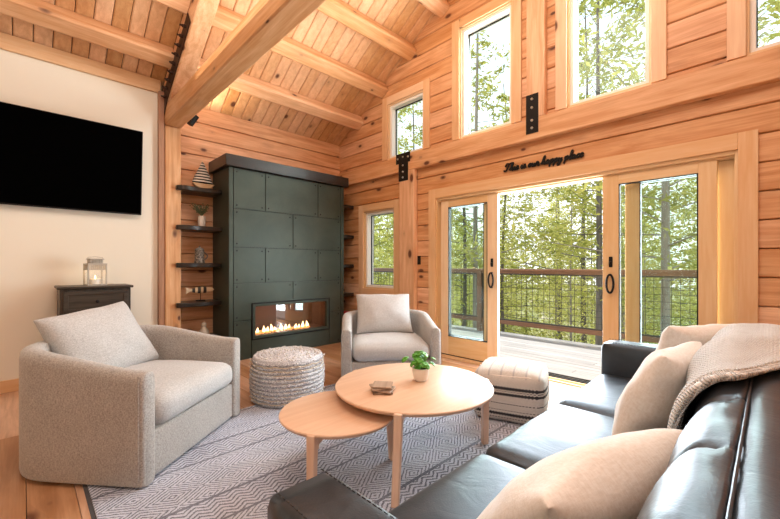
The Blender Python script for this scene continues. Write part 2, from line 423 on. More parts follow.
def window(i, h, bottom):
    y0, y1, z0, z1 = h
    root = bpy.data.objects.new('window_%d' % i, None); C.objects.link(root); struct(root)
    casing_mb(h, bottom=bottom).build('casing', M['trim'], root, bevel=.003)
    frame_mb(y0, y1, z0, z1, .018, WX, WX + .19).build('jamb', M['clear'], root)
    frame_mb(y0 + .018, y1 - .018, z0 + .018, z1 - .018, .035, WX + .025, WX + .16).build('sash', M['vinyl'], root, bevel=.003)  # white sash, made deep over the jamb so its white imitates sunlit wood
    frame_mb(y0 + .053, y1 - .053, z0 + .053, z1 - .053, .008, WX + .108, WX + .128).build('sash_rim', M['black'], root)
    g = MB(); g.box(WX + .115, WX + .121, y0 + .06, y1 - .06, z0 + .06, z1 - .06); g.build('pane', M['glass'], root)
    if bottom:
        c = MB(); c.rbox((WX + .07, y0 + .37, z0 + .03), (.05, .10, .022), .01, seg=2); c.tube([(WX + .05, y0 + .40, z0 + .045), (WX + .03, y0 + .33, z0 + .05)], .006); c.build('crank_handle', M['black'], root, smooth=True)
window(1, LOWW, True)
for i, h in enumerate(UPW): window(i + 2, h, False)

# sliding door --------------------------------------------------
door = bpy.data.objects.new('door_1', None); C.objects.link(door); struct(door)
casing_mb(DOOR, wd=.112, bottom=False, top=.126).build('casing', M['trim'], door, bevel=.003)
y0, y1, z0, z1 = DOOR
mb = MB(); mb.box(WX, WX + .2, y0, y0 + .02, 0, z1, 'z'); mb.box(WX, WX + .2, y1 - .02, y1, 0, z1, 'z'); mb.box(WX, WX + .2, y0 + .02, y1 - .02, z1 - .03, z1, 'y')
mb.build('frame', M['clear'], door, bevel=.002)
mb = MB(); mb.box(WX - .01, WX + .03, y0 + .02, y1 - .02, 0, .012, 'y'); mb.box(WX + .03, WX + .2, y0 + .02, y1 - .02, -.01, .03, 'y')
mb.build('threshold', M['clear'], door, bevel=.003)
mb = MB()
for xx in (.045, .095, .15): mb.box(WX + xx, WX + xx + .012, y0 + .02, y1 - .02, .03, .042, 'y')
mb.build('track', M['black'], door)
mb = MB()
for xx in (.035, .085, .14): mb.box(WX + xx, WX + xx + .012, y0 + .02, y1 - .02, z1 - .045, z1 - .03, 'y')
mb.build('head_track', M['clear'], door)
def panel(name, ya, yb, x0, x1, st0, st1, handle=None, top=.085, bot=.235):
    p0, p1 = .045, 2.045; mb = MB()
    mb.box(x0, x1, ya, ya + st0, p0, p1, 'z'); mb.box(x0, x1, yb - st1, yb, p0, p1, 'z')
    mb.box(x0, x1, ya + st0, yb - st1, p1 - top, p1, 'y'); mb.box(x0, x1, ya + st0, yb - st1, p0, p0 + bot, 'y')
    ob = mb.build(name, M['clear'], door, bevel=.003)
    m2 = frame_mb(ya + st0, yb - st1, p0 + bot, p1 - top, .008, x0 - .001, x1 + .001); m2.build('gasket', M['black'], ob)
    g = MB(); g.box((x0 + x1) / 2 - .004, (x0 + x1) / 2 + .004, ya + st0 + .004, yb - st1 - .004, p0 + bot + .004, p1 - top - .004); g.build('pane', M['glass'], ob)
    if handle is not None:
        h = MB(); h.tube([(x0 - .032, handle + .030 * math.cos(q * math.pi / 12), 1.03 + .085 * math.sin(q * math.pi / 12)) for q in range(25)], .010, 8, cap=False)
        for q in (-.085, .085): h.tube([(x0 - .032, handle, 1.03 + q), (x0 - .002, handle, 1.03 + q)], .010, 8)
        h.build('handle', M['black'], ob, smooth=True)
        h = MB(); h.rbox((x0 - .006, handle, 1.235), (.012, .032, .10), .005, seg=2); h.tube([(x0 - .01, handle, 1.235), (x0 - .03, handle, 1.235), (x0 - .03, handle, 1.20)], .006); h.build('lock', M['black'], ob, smooth=True)
panel('sliding_panel', .300, 1.125, WX + .03, WX + .075, .117, .135, 1.055)
panel('sliding_panel', 2.235, 3.060, WX + .03, WX + .075, .135, .115, 2.305)
panel('fixed_panel', .197, .955, WX + .10, WX + .145, .115, .115)
panel('fixed_panel', 2.345, 3.102, WX + .10, WX + .145, .115, .115)

# ------------------------------------------------------------------ timbers
def beam(name, mb, label, cat='beam', group=None, bevel=.012, mat='beam'):
    o = mb.build(name, M[mat], bevel=bevel); return tag(o, label, cat, group, 'thing')
BP = WX - .08
mb = MB(); mb.box(BP, WX - .001, RY + .01, LY - .002, 2.537, 2.76, 'y')
beam('wall_beam', mb, 'long horizontal timber beam across the window wall above the sliding door', bevel=.008)
mb = MB(); mb.box(BP, WX - .001, 3.445, 3.733, 0.001, 2.536, 'z')
beam('timber_post', mb, 'square timber post between the small low window and the sliding door', 'post', bevel=.008)
mb = MB(); mb.box(BP, WX - .001, 1.64, 1.833, 2.761, 5.3, 'z')
beam('timber_post', mb, 'upright timber post between the two tall upper windows', 'post', bevel=.008)
mb = MB(); mb.box(1.19, 1.365, 5.02, LY - .004, .001, 2.868, 'z')
beam('timber_post', mb, 'pale timber post beside the fireplace shelves, at the end of the white wall', 'post')
mb = MB(); mb.box(1.187, 1.368, RY + .3, LY - .006, 2.87, 3.085, 'y')
beam('tie_beam', mb, 'thick horizontal timber tie beam crossing the room overhead', bevel=.016)
mb = MB()
def rz(y): return 3.50 + SL * (4.2 - y)
mb.prism([(5.24, max(rz(5.24), 3.087)), (4.885, 3.087), (RIDGE, rz(RIDGE)), (RIDGE, ceil_z(RIDGE) - .008), (5.24, ceil_z(5.24) - .008)], 1.19, 1.365, 'yz', 'y')
beam('truss_rafter', mb, 'sloping truss rafter rising from the post to the ridge, under the roof boards')
# purlins: rectangular in the plane of the roof, with eased lower edges
un = Vector((0, -SL, -1)).normalized(); ut = Vector((0, -1, SL)).normalized()
def purlin(yc, x0, x1, label, wd=.185, dp=.155):
    base = Vector((0, yc, ceil_z(yc))); e = .022
    prof = [(-wd / 2, .006), (-wd / 2, dp - e), (-wd / 2 + e, dp), (wd / 2 - e, dp), (wd / 2, dp - e), (wd / 2, .006)]
    vs = []
    for xx in (x0, x1):
        for a, d in prof: p = base + ut * a + un * d; vs.append((xx, p.y, p.z))
    m = 6; fs = [tuple(range(m)), tuple(range(m, 12))[::-1]] + [(i, (i + 1) % m, m + (i + 1) % m, m + i) for i in range(m)]
    mb = MB(); mb.add(vs, fs, 'x')
    o = mb.build('purlin', M['beam'], bevel=.004); return tag(o, label, 'beam', 'purlins under the ceiling boards', 'thing')
PY = [4.747, 4.18, 3.61, 3.04, 2.47]
ords = ['lowest ceiling purlin', 'second lowest ceiling purlin', 'third lowest ceiling purlin', 'fourth ceiling purlin up', 'fifth ceiling purlin up']
for i, yy in enumerate(PY):
    purlin(yy, 1.37, WX - .002, ords[i] + ' between the truss and the window wall')
    if i < 3: purlin(yy, RX + .01, 1.186, ords[i] + ' on the television side of the truss')
# steel plates
def bolts(parent, pts, axis, r=.014, h=.014):
    for p in pts:
        b = MB()
        if axis == 'x': b.lathe([(r, 0), (r, h * .6), (r * .6, h)], 8); b.xf(Matrix.Translation(p) @ Matrix.Rotation(R(-90), 4, 'Y'))
        b.build('bolt', M['bolt'], parent, smooth=True)
pl = MB(); xx = BP - .006
pl.prism([(3.515, 2.795), (3.788, 2.795), (3.788, 2.655), (3.735, 2.655), (3.735, 2.40), (3.555, 2.40), (3.555, 2.655), (3.515, 2.655)], xx, xx + .0055, 'yz')
o = tag(pl.build('steel_tee_plate', M['black']), 'black steel T-shaped plate with bolts on the beam above the low post', 'bracket')
bolts(o, [(xx, 3.55, 2.725), (xx, 3.75, 2.725), (xx, 3.65, 2.74), (xx, 3.65, 2.62), (xx, 3.65, 2.53), (xx, 3.65, 2.45)], 'x')
pl = MB(); pl.box(xx, xx + .0055, 1.70, 1.833, 2.60, 3.012)
o = tag(pl.build('steel_strap_plate', M['black']), 'black rectangular steel plate with four bolts joining the upper post to the beam', 'bracket')
bolts(o, [(xx, 1.767, z) for z in (2.655, 2.735, 2.87, 2.96)], 'x')
# gusset plate on the truss, seen nearly edge on
gp = MB(); gx = 1.186
gp.prism([(5.18, 2.62), (5.06, 2.62), (5.04, 2.95), (4.88, 3.12), (4.05, 3.63), (4.13, 3.76), (5.18, 3.18)], gx - .006, gx, 'yz')
o = tag(gp.build('truss_gusset_plate', M['rust']), 'brown iron gusset plate studded with bolts on the truss corner', 'bracket')
bp = [(gx - .006, 5.11, 2.68 + .09 * i) for i in range(6)]
for i in range(9): bp.append((gx - .006, 4.95 - .095 * i, 3.17 + .0595 * i))
for i in range(8): bp.append((gx - .006, 4.90 - .095 * i, 3.26 + .0585 * i))
for p in bp:
    b = MB(); b.lathe([(.019, 0), (.019, .02), (.010, .022), (.010, .045)], 6); b.xf(Matrix.Translation(p) @ Matrix.Rotation(R(-90), 4, 'Y')); b.build('bolt', M['rust'], o, smooth=False)
# spotlight
sp = empty('spotlight', (1.46, 4.93, 2.97), 'small black adjustable spotlight below the tie beam, beside the post', 'lamp')
b = MB(); b.box(-.094, -.06, -.03, .03, -.02, .05); b.tube([(-.07, 0, .01), (-.02, 0, .0), (0, 0, .02)], .012, 8); b.build('mount', M['black'], sp, bevel=.003)
d = Vector((.45, -.15, .9)).normalized(); rot = d.to_track_quat('Z', 'Y').to_matrix().to_4x4()
b = MB(); b.lathe([(.02, -.07), (.042, -.06), (.046, .06), (.050, .07), (.044, .071), (.040, .05)], 20); b.xf(rot); b.build('lamp_housing', M['black'], sp, smooth=True)
b = MB(); b.lathe([(.0385, .054), (.0385, .058)], 20); b.xf(rot); b.build('bulb_face', emis('spot_bulb', (1, .82, .55), 14), sp)
l = light('spot_beam', 'SPOT', Vector((1.46, 4.93, 2.97)) + d * .09, 26, (1, .80, .52), size=.03, angle=120, blend=.8); aim(l, d)
SPOT = l

# ------------------------------------------------------------------ fireplace
FX0, FX1, FY = 1.867, 3.53, 4.70
fp = empty('fireplace', (0, 0, 0), 'tall green-black steel clad fireplace with a ribbon of flames', 'fireplace')
BX = (2.10, 3.315, .235, .715)    # firebox opening
mb = MB()
mb.box(1.815, BX[0], FY + .0125, LY - .004, .002, 2.43); mb.box(BX[1], 3.585, FY + .0125, LY - .004, .002, 2.43)
mb.box(BX[0], BX[1], FY + .0125, LY - .004, BX[3], 2.43); mb.box(BX[0], BX[1], FY + .0125, LY - .004, .002, BX[2])
mb.box(BX[0], BX[1], FY + .42, LY - .004, BX[2], BX[3])
mb.build('body', M['steeldark'], fp)
for q in ((1.812, FX0 - .004, FY - .004, FY + .02), (FX1 + .004, 3.588, FY - .004, FY + .02)):
    mb = MB(); mb.box(*q, .002, 2.43); mb.build('corner_strip', M['steel'], fp, bevel=.003)
mb = MB(); mb.box(1.81, 1.815, FY, LY - .005, .002, 2.43); mb.build('side_panel', M['steel'], fp)

mb = MB(); mb.box(1.755, 3.645, FY - .055, LY - .004, 2.432, 2.575, 'x')
mb.build('mantel_cap', M['slab'], fp, bevel=.005)
rowz = [.002, .498, .976, 1.434, 1.918, 2.428]
def fpanel(cells, rivs):
    mb = MB(); g = .005
    for (a, b_, c, d_, ga, gb, gc, gd) in cells: mb.box(a + g * ga, b_ - g * gb, FY, FY + .012, c + g * gc, d_ - g * gd, 'x', .5)
    o = mb.build('steel_panel', M['steel'], fp)
    for (x, z) in rivs:
        r = MB(); r.lathe([(.011, 0), (.011, .002), (.006, .005)], 8); r.xf(Matrix.Translation((x, FY, z)) @ Matrix.Rotation(R(90), 4, 'X')); r.build('rivet', M['black'], o, smooth=True)
def corners(a, b, c, d, e=.045): return [(a + e, c + e), (b - e, c + e), (a + e, d - e), (b - e, d - e)]
for ri in (4, 2):
    for a, b_ in ((FX0, 2.29), (2.29, 3.112), (3.112, FX1)):
        fpanel([(a, b_, rowz[ri], rowz[ri + 1], 1, 1, 1, 1)], corners(a, b_, rowz[ri], rowz[ri + 1]))
for a, b_ in ((FX0, 2.698), (2.698, FX1)):
    fpanel([(a, b_, rowz[3], rowz[4], 1, 1, 1, 1)], corners(a, b_, rowz[3], rowz[4]))
fpanel([(FX0, BX[0], .498, BX[3], 1, 0, 1, 0), (FX0, 2.698, BX[3], .976, 1, 1, 0, 1)], [(FX0 + .045, .543), (FX0 + .045, .931), (2.653, .931)])
fpanel([(BX[1], FX1, .498, BX[3], 0, 1, 1, 0), (2.698, FX1, BX[3], .976, 1, 1, 0, 1)], [(FX1 - .045, .543), (FX1 - .045, .931), (2.743, .931)])
fpanel([(FX0, BX[0], .002, .498, 1, 1, 0, 1)], [(FX0 + .045, .453), (FX0 + .045, .05)])
fpanel([(BX[0], BX[1], .002, BX[2], 1, 1, 0, 0)], [])
fpanel([(BX[1], FX1, .002, .498, 1, 1, 0, 1)], [(FX1 - .045, .453), (FX1 - .045, .05)])
def rect_frame(a, b_, c, d_, wd, y0, y1):
    mb = MB(); mb.box(a, a + wd, y0, y1, c, d_); mb.box(b_ - wd, b_, y0, y1, c, d_); mb.box(a + wd, b_ - wd, y0, y1, c, c + wd); mb.box(a + wd, b_ - wd, y0, y1, d_ - wd, d_); return mb
rect_frame(BX[0], BX[1], BX[2], BX[3], .014, FY - .014, FY + .05).build('firebox_rim', M['black'], fp, bevel=.003)
rect_frame(BX[0] + .014, BX[1] - .014, BX[2] + .014, BX[3] - .014, .036, FY - .006, FY + .04).build('firebox_frame', M['steel'], fp, bevel=.003)
a, b_, c, d_ = BX[0] + .05, BX[1] - .05, BX[2] + .05, BX[3] - .05
mb = MB(); mb.box(a, b_, FY + .40, FY + .41, c, d_); mb.box(a - .01, a, FY + .04, FY + .41, c, d_); mb.box(b_, b_ + .01, FY + .04, FY + .41, c, d_); mb.box(a, b_, FY + .04, FY + .41, d_, d_ + .01); mb.box(a, b_, FY + .04, FY + .41, c - .01, c)
mb.build('firebox_lining', M['firebrick'], fp)
random.seed(5)
mb = MB()
for i in range(150):
    x = random.uniform(a + .02, b_ - .22); y = FY + random.uniform(.07, .26); r = random.uniform(.008, .018)
    mb.rbox((x, y, c + r * .6), (r * 2, r * 2, r * 1.4), r * .5, seg=1)
mb.build('ember_bed', M['ember'], fp)['kind'] = 'stuff'
for i in range(13):
    x = a + .03 + (b_ - a - .28) * i / 12 + random.uniform(-.015, .015); h = random.uniform(.045, .10); y = FY + .15 + random.uniform(-.03, .03)
    pr = [(.020, 0), (.030, .18), (.026, .4), (.014, .7), (.002, 1)]; ben = random.uniform(-.02, .02)
    mb = MB(); mb.lathe([(r * (.6 + h * 3), z * h) for r, z in pr], 10, (0, 0, 0)); mb.v = [(q[0] + x + ben * (q[2] / h) ** 2, q[1] * .5 + y, q[2] + c + .01) for q in mb.v]
    mb.build('flame', M['flame'], fp, smooth=True)
light('fire_glow', 'AREA', ((a + b_) / 2 - .1, FY + .2, c + .13), 1.6, (1, .42, .14), size=1.0, size_y=.15).rotation_euler = (R(180), 0, 0)
mb = MB(); mb.box(a, b_, FY + .02, FY + .025, c, d_); mb.build('glass_front', M['fireglass'], fp)

# ------------------------------------------------------------------ shelves
random.seed(11)
lz = [.750, 1.232, 1.69, 2.165]; 
names_l = ['second lowest', 'middle', 'second highest', 'top']
holds = ['dark live-edge shelf holding the wooden fish, left of the fireplace', 'dark live-edge shelf holding the grey stein, left of the fireplace', 'dark live-edge shelf holding the white vase of sprigs, left of the fireplace', 'topmost dark live-edge shelf left of the fireplace, under the striped sailboat']
def shelf_poly(x0, x1, yf, xn=None, yn=None, seed=0):
    pts = []; n = 12
    for i in range(n + 1):
        t = i / n; pts.append((x0 + (x1 - x0) * t, yf + .02 * noise.noise(Vector((t * 3.1 + seed, seed, 0))) + .012 * noise.noise(Vector((t * 9 + seed, seed, 2))) + (.03 * (1 - t * 8) if t < .12 else 0)))
    pts += [(x1, LY - .003)]
    if xn: pts += [(xn, LY - .003), (xn, yn), (x0, yn)]
    else: pts += [(x0, LY - .003)]
    return pts
def shelf(poly, z, label, group):
    mb = MB(); mb.prism(poly, z - .055, z, 'xy', 'x'); o = mb.build('floating_shelf', M['slab'], bevel=.008); return tag(o, label, 'shelf', group)
for i, z in enumerate(lz): shelf(shelf_poly(1.30, 1.808, 4.92, 1.372, 5.016, i * 3.3), z, holds[i], 'floating shelves left of the fireplace')
shelf(shelf_poly(1.30, 1.808, 4.92, 1.372, 5.016, 9), .30, 'low dark live-edge shelf behind the left armchair, holding the pale figurine', 'floating shelves left of the fireplace')
rl = ['lowest visible dark shelf', 'third dark shelf from the top', 'second dark shelf from the top', 'topmost dark shelf']
for i, z in enumerate([.75, 1.22, 1.70, 2.19]): shelf(shelf_poly(3.595, WX - .02, 4.83, seed=20 + i), z, rl[i] + ' in the corner right of the fireplace', 'floating shelves right of the fireplace')
shelf(shelf_poly(3.595, WX - .02, 4.83, seed=31), .30, 'low dark shelf holding the red books in the corner right of the fireplace', 'floating shelves right of the fireplace')

# ornaments on the shelves
def striped(name, c1, c2, freq, axis=2, ph=0):
    n = NT(name); sp_ = n.n('ShaderNodeSeparateXYZ'); n.l(n.obj(), sp_.inputs[0])
    k = n.math('GREATER_THAN', n.math('FRACT', n.math('MULTIPLY_ADD', sp_.outputs[axis], freq, ph)), .5)
    n.l(n.mix(k, c1, c2), n.b.inputs['Base Color']); n.set(Roughness=.8); return n.m
sb = empty('sailboat_ornament', (1.625, 5.07, 2.166), 'small sailboat ornament with a black and white striped sail on the top shelf', 'ornament')
mb = MB(); mb.lathe([(.138, .10), (.135, .115), (.10, .20), (.055, .30), (.012, .395), (.004, .41)], 24); mb.v = [(x, y * .45, z) for x, y, z in mb.v]; mb.build('striped_sail', striped('striped_cloth', (.03, .03, .03), (.75, .72, .66), 24), sb, smooth=True)
mb = MB(); mb.prism([(-.14, .085), (-.10, .03), (-.03, .005), (.05, .005), (.11, .03), (.155, .09)], -.045, .045, 'xz'); mb.build('hull', M['palewood'], sb, bevel=.012)
mb = MB(); mb.tube([(0, 0, .07), (0, 0, .425)], .005, 6); mb.build('mast', M['palewood'], sb)
sb.scale = (.9, .9, .88)
vs = empty('sprig_vase', (1.615, 5.07, 1.691), 'small white vase of dark dried sprigs on a shelf', 'vase')
mb = MB(); mb.lathe([(.036, 0), (.042, .01), (.045, .08), (.042, .135), (.035, .14), (.036, .125), (.034, .03)], 20); mb.build('vase_body', M['pot'], vs, smooth=True)
mb = MB(); random.seed(3)
for i in range(26):
    t = random.uniform(0, 6.28); l_ = random.uniform(.09, .15); sp_ = random.uniform(.3, 1.0); p0 = Vector((0, 0, .13)); p1 = p0 + Vector((math.cos(t) * sp_ * .15, math.sin(t) * sp_ * .10, l_))
    mb.tube([p0, p0.lerp(p1, .5) + Vector((0, 0, .015)), p1], .0022, 4)
    for k in range(5):
        q = p0.lerp(p1, .4 + .15 * k) + Vector((random.uniform(-.015, .015), random.uniform(-.015, .015), random.uniform(0, .02))); mb.rbox(q, (.016, .016, .010), .004, seg=1)
mb.build('sprigs', M['sprig'], vs)
st = empty('beer_stein', (1.585, 5.06, 1.233), 'grey stoneware beer stein with a lid on the middle shelf', 'mug')
mb = MB(); mb.lathe([(.062, 0), (.064, .012), (.056, .022), (.052, .15), (.055, .158), (.048, .16)], 24); n = NT('stein_relief'); k = n.noise(n.obj(), 60, 2); n.l(n.ramp(k, (.42, (.05, .045, .04)), (.58, (.34, .31, .27))), n.b.inputs['Base Color']); n.set(Roughness=.4); n.bump(k, .6, .01)
mb.build('mug_body', n.m, st, smooth=True)
mb = MB(); mb.lathe([(.054, .161), (.05, .175), (.028, .19), (.008, .198), (.010, .212), (.003, .218)], 20); mb.build('lid', M['pewter'], st, smooth=True)
mb = MB(); mb.tube([(.050 + .045 * math.sin(math.pi * i / 8), 0, .14 - .105 * i / 8) for i in range(9)], .008, 8); mb.build('handle', M['pewter'], st, smooth=True)
fs = empty('fish_ornament', (1.60, 5.07, .751), 'carved wooden fish with black bands on a stand, on a shelf', 'ornament')
n = NT('banded_fish'); sp_ = n.n('ShaderNodeSeparateXYZ'); n.l(n.obj(), sp_.inputs[0])
k = n.math('MULTIPLY', n.math('GREATER_THAN', n.math('FRACT', n.math('MULTIPLY', sp_.outputs[0], 15)), .45), n.math('LESS_THAN', n.math('ABSOLUTE', n.math('ADD', sp_.outputs[0], .015)), .085))
n.l(n.mix(k, (.70, .52, .32), (.02, .02, .02)), n.b.inputs['Base Color']); n.set(Roughness=.6)
mb = MB(); mb.lathe([(.004, -.165), (.025, -.13), (.040, -.06), (.042, 0), (.036, .06), (.018, .115), (.012, .125)], 16); mb.v = [(-z, y * .45, x + .14) for x, y, z in mb.v]; mb.build('fish_body', n.m, fs, smooth=True)
mb = MB(); mb.prism([(-.115, .128), (-.175, .095), (-.165, .14), (-.175, .185), (-.115, .152)], -.008, .008, 'xz'); mb.build('tail', M['palewood'], fs, bevel=.003)
mb = MB(); mb.tube([(0, 0, .015), (0, 0, .11)], .004, 6); mb.box(-.05, .05, -.025, .025, 0, .015); mb.build('stand', M['black'], fs)
mb = MB(); mb.lathe([(.062, 0), (.068, .02), (.058, .07), (.032, .11), (.024, .125), (.030, .14), (.030, .16), (.018, .178), (.004, .182)], 20, (1.625, 5.02, .302)); tag(mb.build('figurine', M['creamglaze'], smooth=True), 'pale carved figurine on the low shelf, peeking over the left armchair', 'ornament')
zz = .302
for i, (mt, th, lab) in enumerate((('darkcover', .035, 'dark book at the bottom of the small stack on the low corner shelf'), ('redcover', .045, 'thick red book in the middle of the small stack on the low corner shelf'), ('darkcover', .03, 'dark book above the red one on the low corner shelf'), ('redcover', .03, 'thin red book on top of the small stack on the low corner shelf'))):
    bk = empty('book', (3.745, 4.98, zz), lab, 'book', rz=[4, -5, 8, -3][i], group='books on the low corner shelf')
    mb = MB(); mb.box(-.11, .11, -.08, .08, 0, .004); mb.box(-.11, .11, -.08, .08, th - .004, th); mb.box(-.11, .11, -.08, -.076, .004, th - .004); mb.build('cover', M[mt], bk)
    mb = MB(); mb.box(-.105, .105, -.075, .075, .0045, th - .0045); mb.build('pages', M['paper'], bk); zz += th + .0005

# ------------------------------------------------------------------ television, dresser, lantern, light switch, sign
tv = empty('television', (.125, 4.965, 2.235), 'large black wall-mounted flat television on the white wall', 'television'); tv.rotation_euler = (R(5), 0, 0)
mb = MB(); mb.box(-.825, .825, -.012, .03, -.465, .465); mb.build('housing', M['black'], tv, bevel=.006)
mb = MB(); mb.box(-.815, .815, -.0135, -.0125, -.450, .457); mb.build('screen', M['tvscreen'], tv)
mb = MB(); mb.box(-.52, -.42, -.010, .012, -.478, -.463); mb.build('sensor_bar', M['black'], tv, bevel=.003)
mb = MB(); mb.box(-.2, .2, .03, .075, -.12, -.02); mb.build('wall_bracket', M['black'], tv)
dr = empty('dresser', (.51, 4.815, 0), 'dark wooden chest of drawers against the white wall, below the television', 'dresser')
mb = MB(); mb.box(-.275, .275, -.195, .20, .06, .975, 'z'); mb.box(-.275, -.225, -.195, -.145, 0, .06); mb.box(.225, .275, -.195, -.145, 0, .06); mb.box(-.275, -.225, .15, .20, 0, .06); mb.box(.225, .275, .15, .20, 0, .06); mb.build('carcass', M['darkwood'], dr, bevel=.004)
mb = MB(); mb.box(-.295, .295, -.222, .21, .976, 1.0, 'x'); mb.build('top', M['darkwood'], dr, bevel=.006)
for z0 in (.09, .31, .53, .75):
    mb = MB(); mb.box(-.248, .248, -.209, -.196, z0, z0 + .205, 'x')
    for q in ((-.248, .248, z0, z0 + .035), (-.248, .248, z0 + .17, z0 + .205), (-.248, -.213, z0 + .035, z0 + .17), (.213, .248, z0 + .035, z0 + .17)): mb.box(q[0], q[1], -.217, -.2092, q[2], q[3], 'x')
    d_ = mb.build('drawer', M['darkwood'], dr, bevel=.002)
    mb = MB(); mb.lathe([(.005, 0), (.005, .012), (.013, .018), (.014, .024), (.007, .029)], 14); mb.xf(Matrix.Translation((0, -.2092, z0 + .102)) @ Matrix.Rotation(R(90), 4, 'X')); mb.build('knob', M['black'], d_, smooth=True)
la = empty('candle_lantern', (.515, 4.80, 1.001), 'white metal candle lantern on top of the dark dresser', 'lantern', rz=8)
mb = MB(); mb.box(-.078, .078, -.078, .078, 0, .012)
for sx_ in (-1, 1):
    for sy_ in (-1, 1): mb.box(sx_ * .073 - .006, sx_ * .073 + .006, sy_ * .073 - .006, sy_ * .073 + .006, .012, .21)
for k in range(9):
    q = -.066 + k * .0165
    for s_ in (-1, 1): mb.box(q - .005, q + .005, s_ * .073 - .003, s_ * .073 + .003, .162, .205); mb.box(s_ * .073 - .003, s_ * .073 + .003, q - .005, q + .005, .162, .205)
for z in (.155, .205):
    for s_ in (-1, 1): mb.box(-.078, .078, s_ * .073 - .006, s_ * .073 + .006, z, z + .008); mb.box(s_ * .073 - .006, s_ * .073 + .006, -.078, .078, z, z + .008)
mb.box(-.08, .08, -.08, .08, .213, .221)
mb.build('lantern_frame', M['white'], la)
mb = MB()
for k in range(7):
    q = -.045 + k * .015
    for s_ in (-1, 1): mb.box(q - .004, q + .004, s_ * .05 - .003, s_ * .05 + .003, .221, .262); mb.box(s_ * .05 - .003, s_ * .05 + .003, q - .004, q + .004, .221, .262)
mb.box(-.055, .055, -.055, .055, .262, .270); mb.build('vented_top', M['white'], la)
mb = MB(); mb.tube([(-.055, 0, .25), (-.075, 0, .262), (-.058, 0, .282), (0, 0, .288), (.058, 0, .282), (.075, 0, .262), (.055, 0, .25)], .003, 6); mb.build('handle', M['white'], la, smooth=True)
mb = MB()
for s_ in (-1, 1): mb.box(-.066, .066, s_ * .070 - .001, s_ * .070 + .001, .013, .155); mb.box(s_ * .070 - .001, s_ * .070 + .001, -.066, .066, .013, .155)
n = NT('lantern_glass'); n.t.nodes.remove(n.b); g = n.n('ShaderNodeBsdfGlossy'); t = n.n('ShaderNodeBsdfTransparent'); mx = n.n('ShaderNodeMixShader'); mx.inputs[0].default_value = .015
n.l(t.outputs[0], mx.inputs[1]); n.l(g.outputs[0], mx.inputs[2]); n.l(mx.outputs[0], n.o.inputs[0])
mb.build('glass_panes', n.m, la)
mb = MB(); mb.lathe([(.046, .013), (.048, .02), (.048, .062), (.042, .066), (.02, .062)], 20); cn = mb.build('candle', M['candle'], la, smooth=True)
mb = MB(); mb.lathe([(.004, .066), (.009, .076), (.006, .09), (.001, .104)], 10); mb.build('flame', M['flame'], cn, smooth=True)
light('candle_glow', 'POINT', (.515, 4.80, 1.14), .5, (1, .6, .25), size=.02)
sw = empty('light_switch', (WX - .004, 3.425, 1.275), 'small black light switch on the log wall beside the low post', 'switch')
mb = MB(); mb.box(-.004, .003, -.036, .036, -.06, .06); mb.build('cover_plate', M['black'], sw, bevel=.002)
mb = MB(); mb.box(-.009, -.0042, -.014, .014, -.03, .03); mb.build('rocker', M['steeldark'], sw, bevel=.002)

# cursive wall sign: stroke letters
G = {
 'T': ([[(.0, .95), (.15, 1.55), (.6, 1.5), (1.15, 1.62)], [(.62, 1.52), (.5, .7), (.3, .05), (.0, .1), (-.05, .35)]], 1.0),
 'h': ([[(-.1, .1), (.25, .9), (.32, 1.5), (.15, 1.4), (.08, 0)], [(.08, .35), (.3, .68), (.42, .5), (.4, .1), (.55, .02), (.7, .25)]], .68),
 'i': ([[(-.05, .2), (.15, .68), (.14, .15), (.25, .0), (.45, .25)], [(.2, .98), (.22, 1.02)]], .42),
 's': ([[(-.05, .2), (.2, .75), (.3, .35), (.22, .02), (.02, .1)], [(.22, .02), (.48, .28)]], .46),
 'o': ([[(.3, .62), (.08, .5), (.08, .1), (.32, .02), (.45, .35), (.28, .64), (.62, .5)]], .58),
 'u': ([[(-.05, .25), (.1, .65), (.1, .1), (.3, .02), (.45, .3), (.48, .65), (.45, .1), (.58, .02), (.72, .25)]], .7),
 'r': ([[(-.05, .25), (.12, .75), (.2, .6), (.38, .62), (.34, .1), (.48, .02), (.6, .25)]], .56),
 'a': ([[(.42, .55), (.2, .65), (.05, .3), (.2, .02), (.42, .3), (.46, .62), (.44, .1), (.56, .02), (.7, .25)]], .66),
 'p': ([[(-.05, .25), (.12, .68), (.08, -.1), (.02, -.7)], [(.1, .45), (.3, .68), (.46, .4), (.3, .02), (.12, .1)], [(.3, .02), (.62, .25)]], .6),
 'y': ([[(-.05, .3), (.1, .65), (.12, .15), (.3, .05), (.46, .62), (.42, -.3), (.2, -.7), (.1, -.45), (.65, .25)]], .64),
 'l': ([[(-.05, .2), (.25, 1.0), (.28, 1.5), (.14, 1.4), (.12, .15), (.25, .0), (.4, .25)]], .38),
 'c': ([[(.42, .52), (.25, .66), (.05, .35), (.2, .02), (.52, .25)]], .5),
 'e': ([[(.0, .25), (.35, .45), (.25, .68), (.07, .4), (.2, .02), (.5, .25)]], .48), ' ': ([], .36)}
def smooth_path(p, k=5):
    p = [Vector((a, b)) for a, b in p]; q = []
    for i in range(len(p) - 1):
        a = p[max(i - 1, 0)]; b = p[i]; c_ = p[i + 1]; d_ = p[min(i + 2, len(p) - 1)]
        for j in range(k):
            t = j / k; q.append(.5 * ((2 * b) + (c_ - a) * t + (2 * a - 5 * b + 4 * c_ - d_) * t * t + (3 * b - a - 3 * c_ + d_) * t ** 3))
    q.append(p[-1]); return q
mb = MB(); cur = 0; strokes = []
for ch in 'This is our happy place':
    st_, adv = G[ch]
    for p in st_: strokes.append([(q.x + cur + .22 * q.y, q.y) for q in smooth_path(p)])
    cur += adv
sc_ = .84 / cur
for p in strokes:
    mb.tube([(WX - .016, 2.125 - x * sc_, 2.268 + y * .052) for x, y in p], .0105, 6)
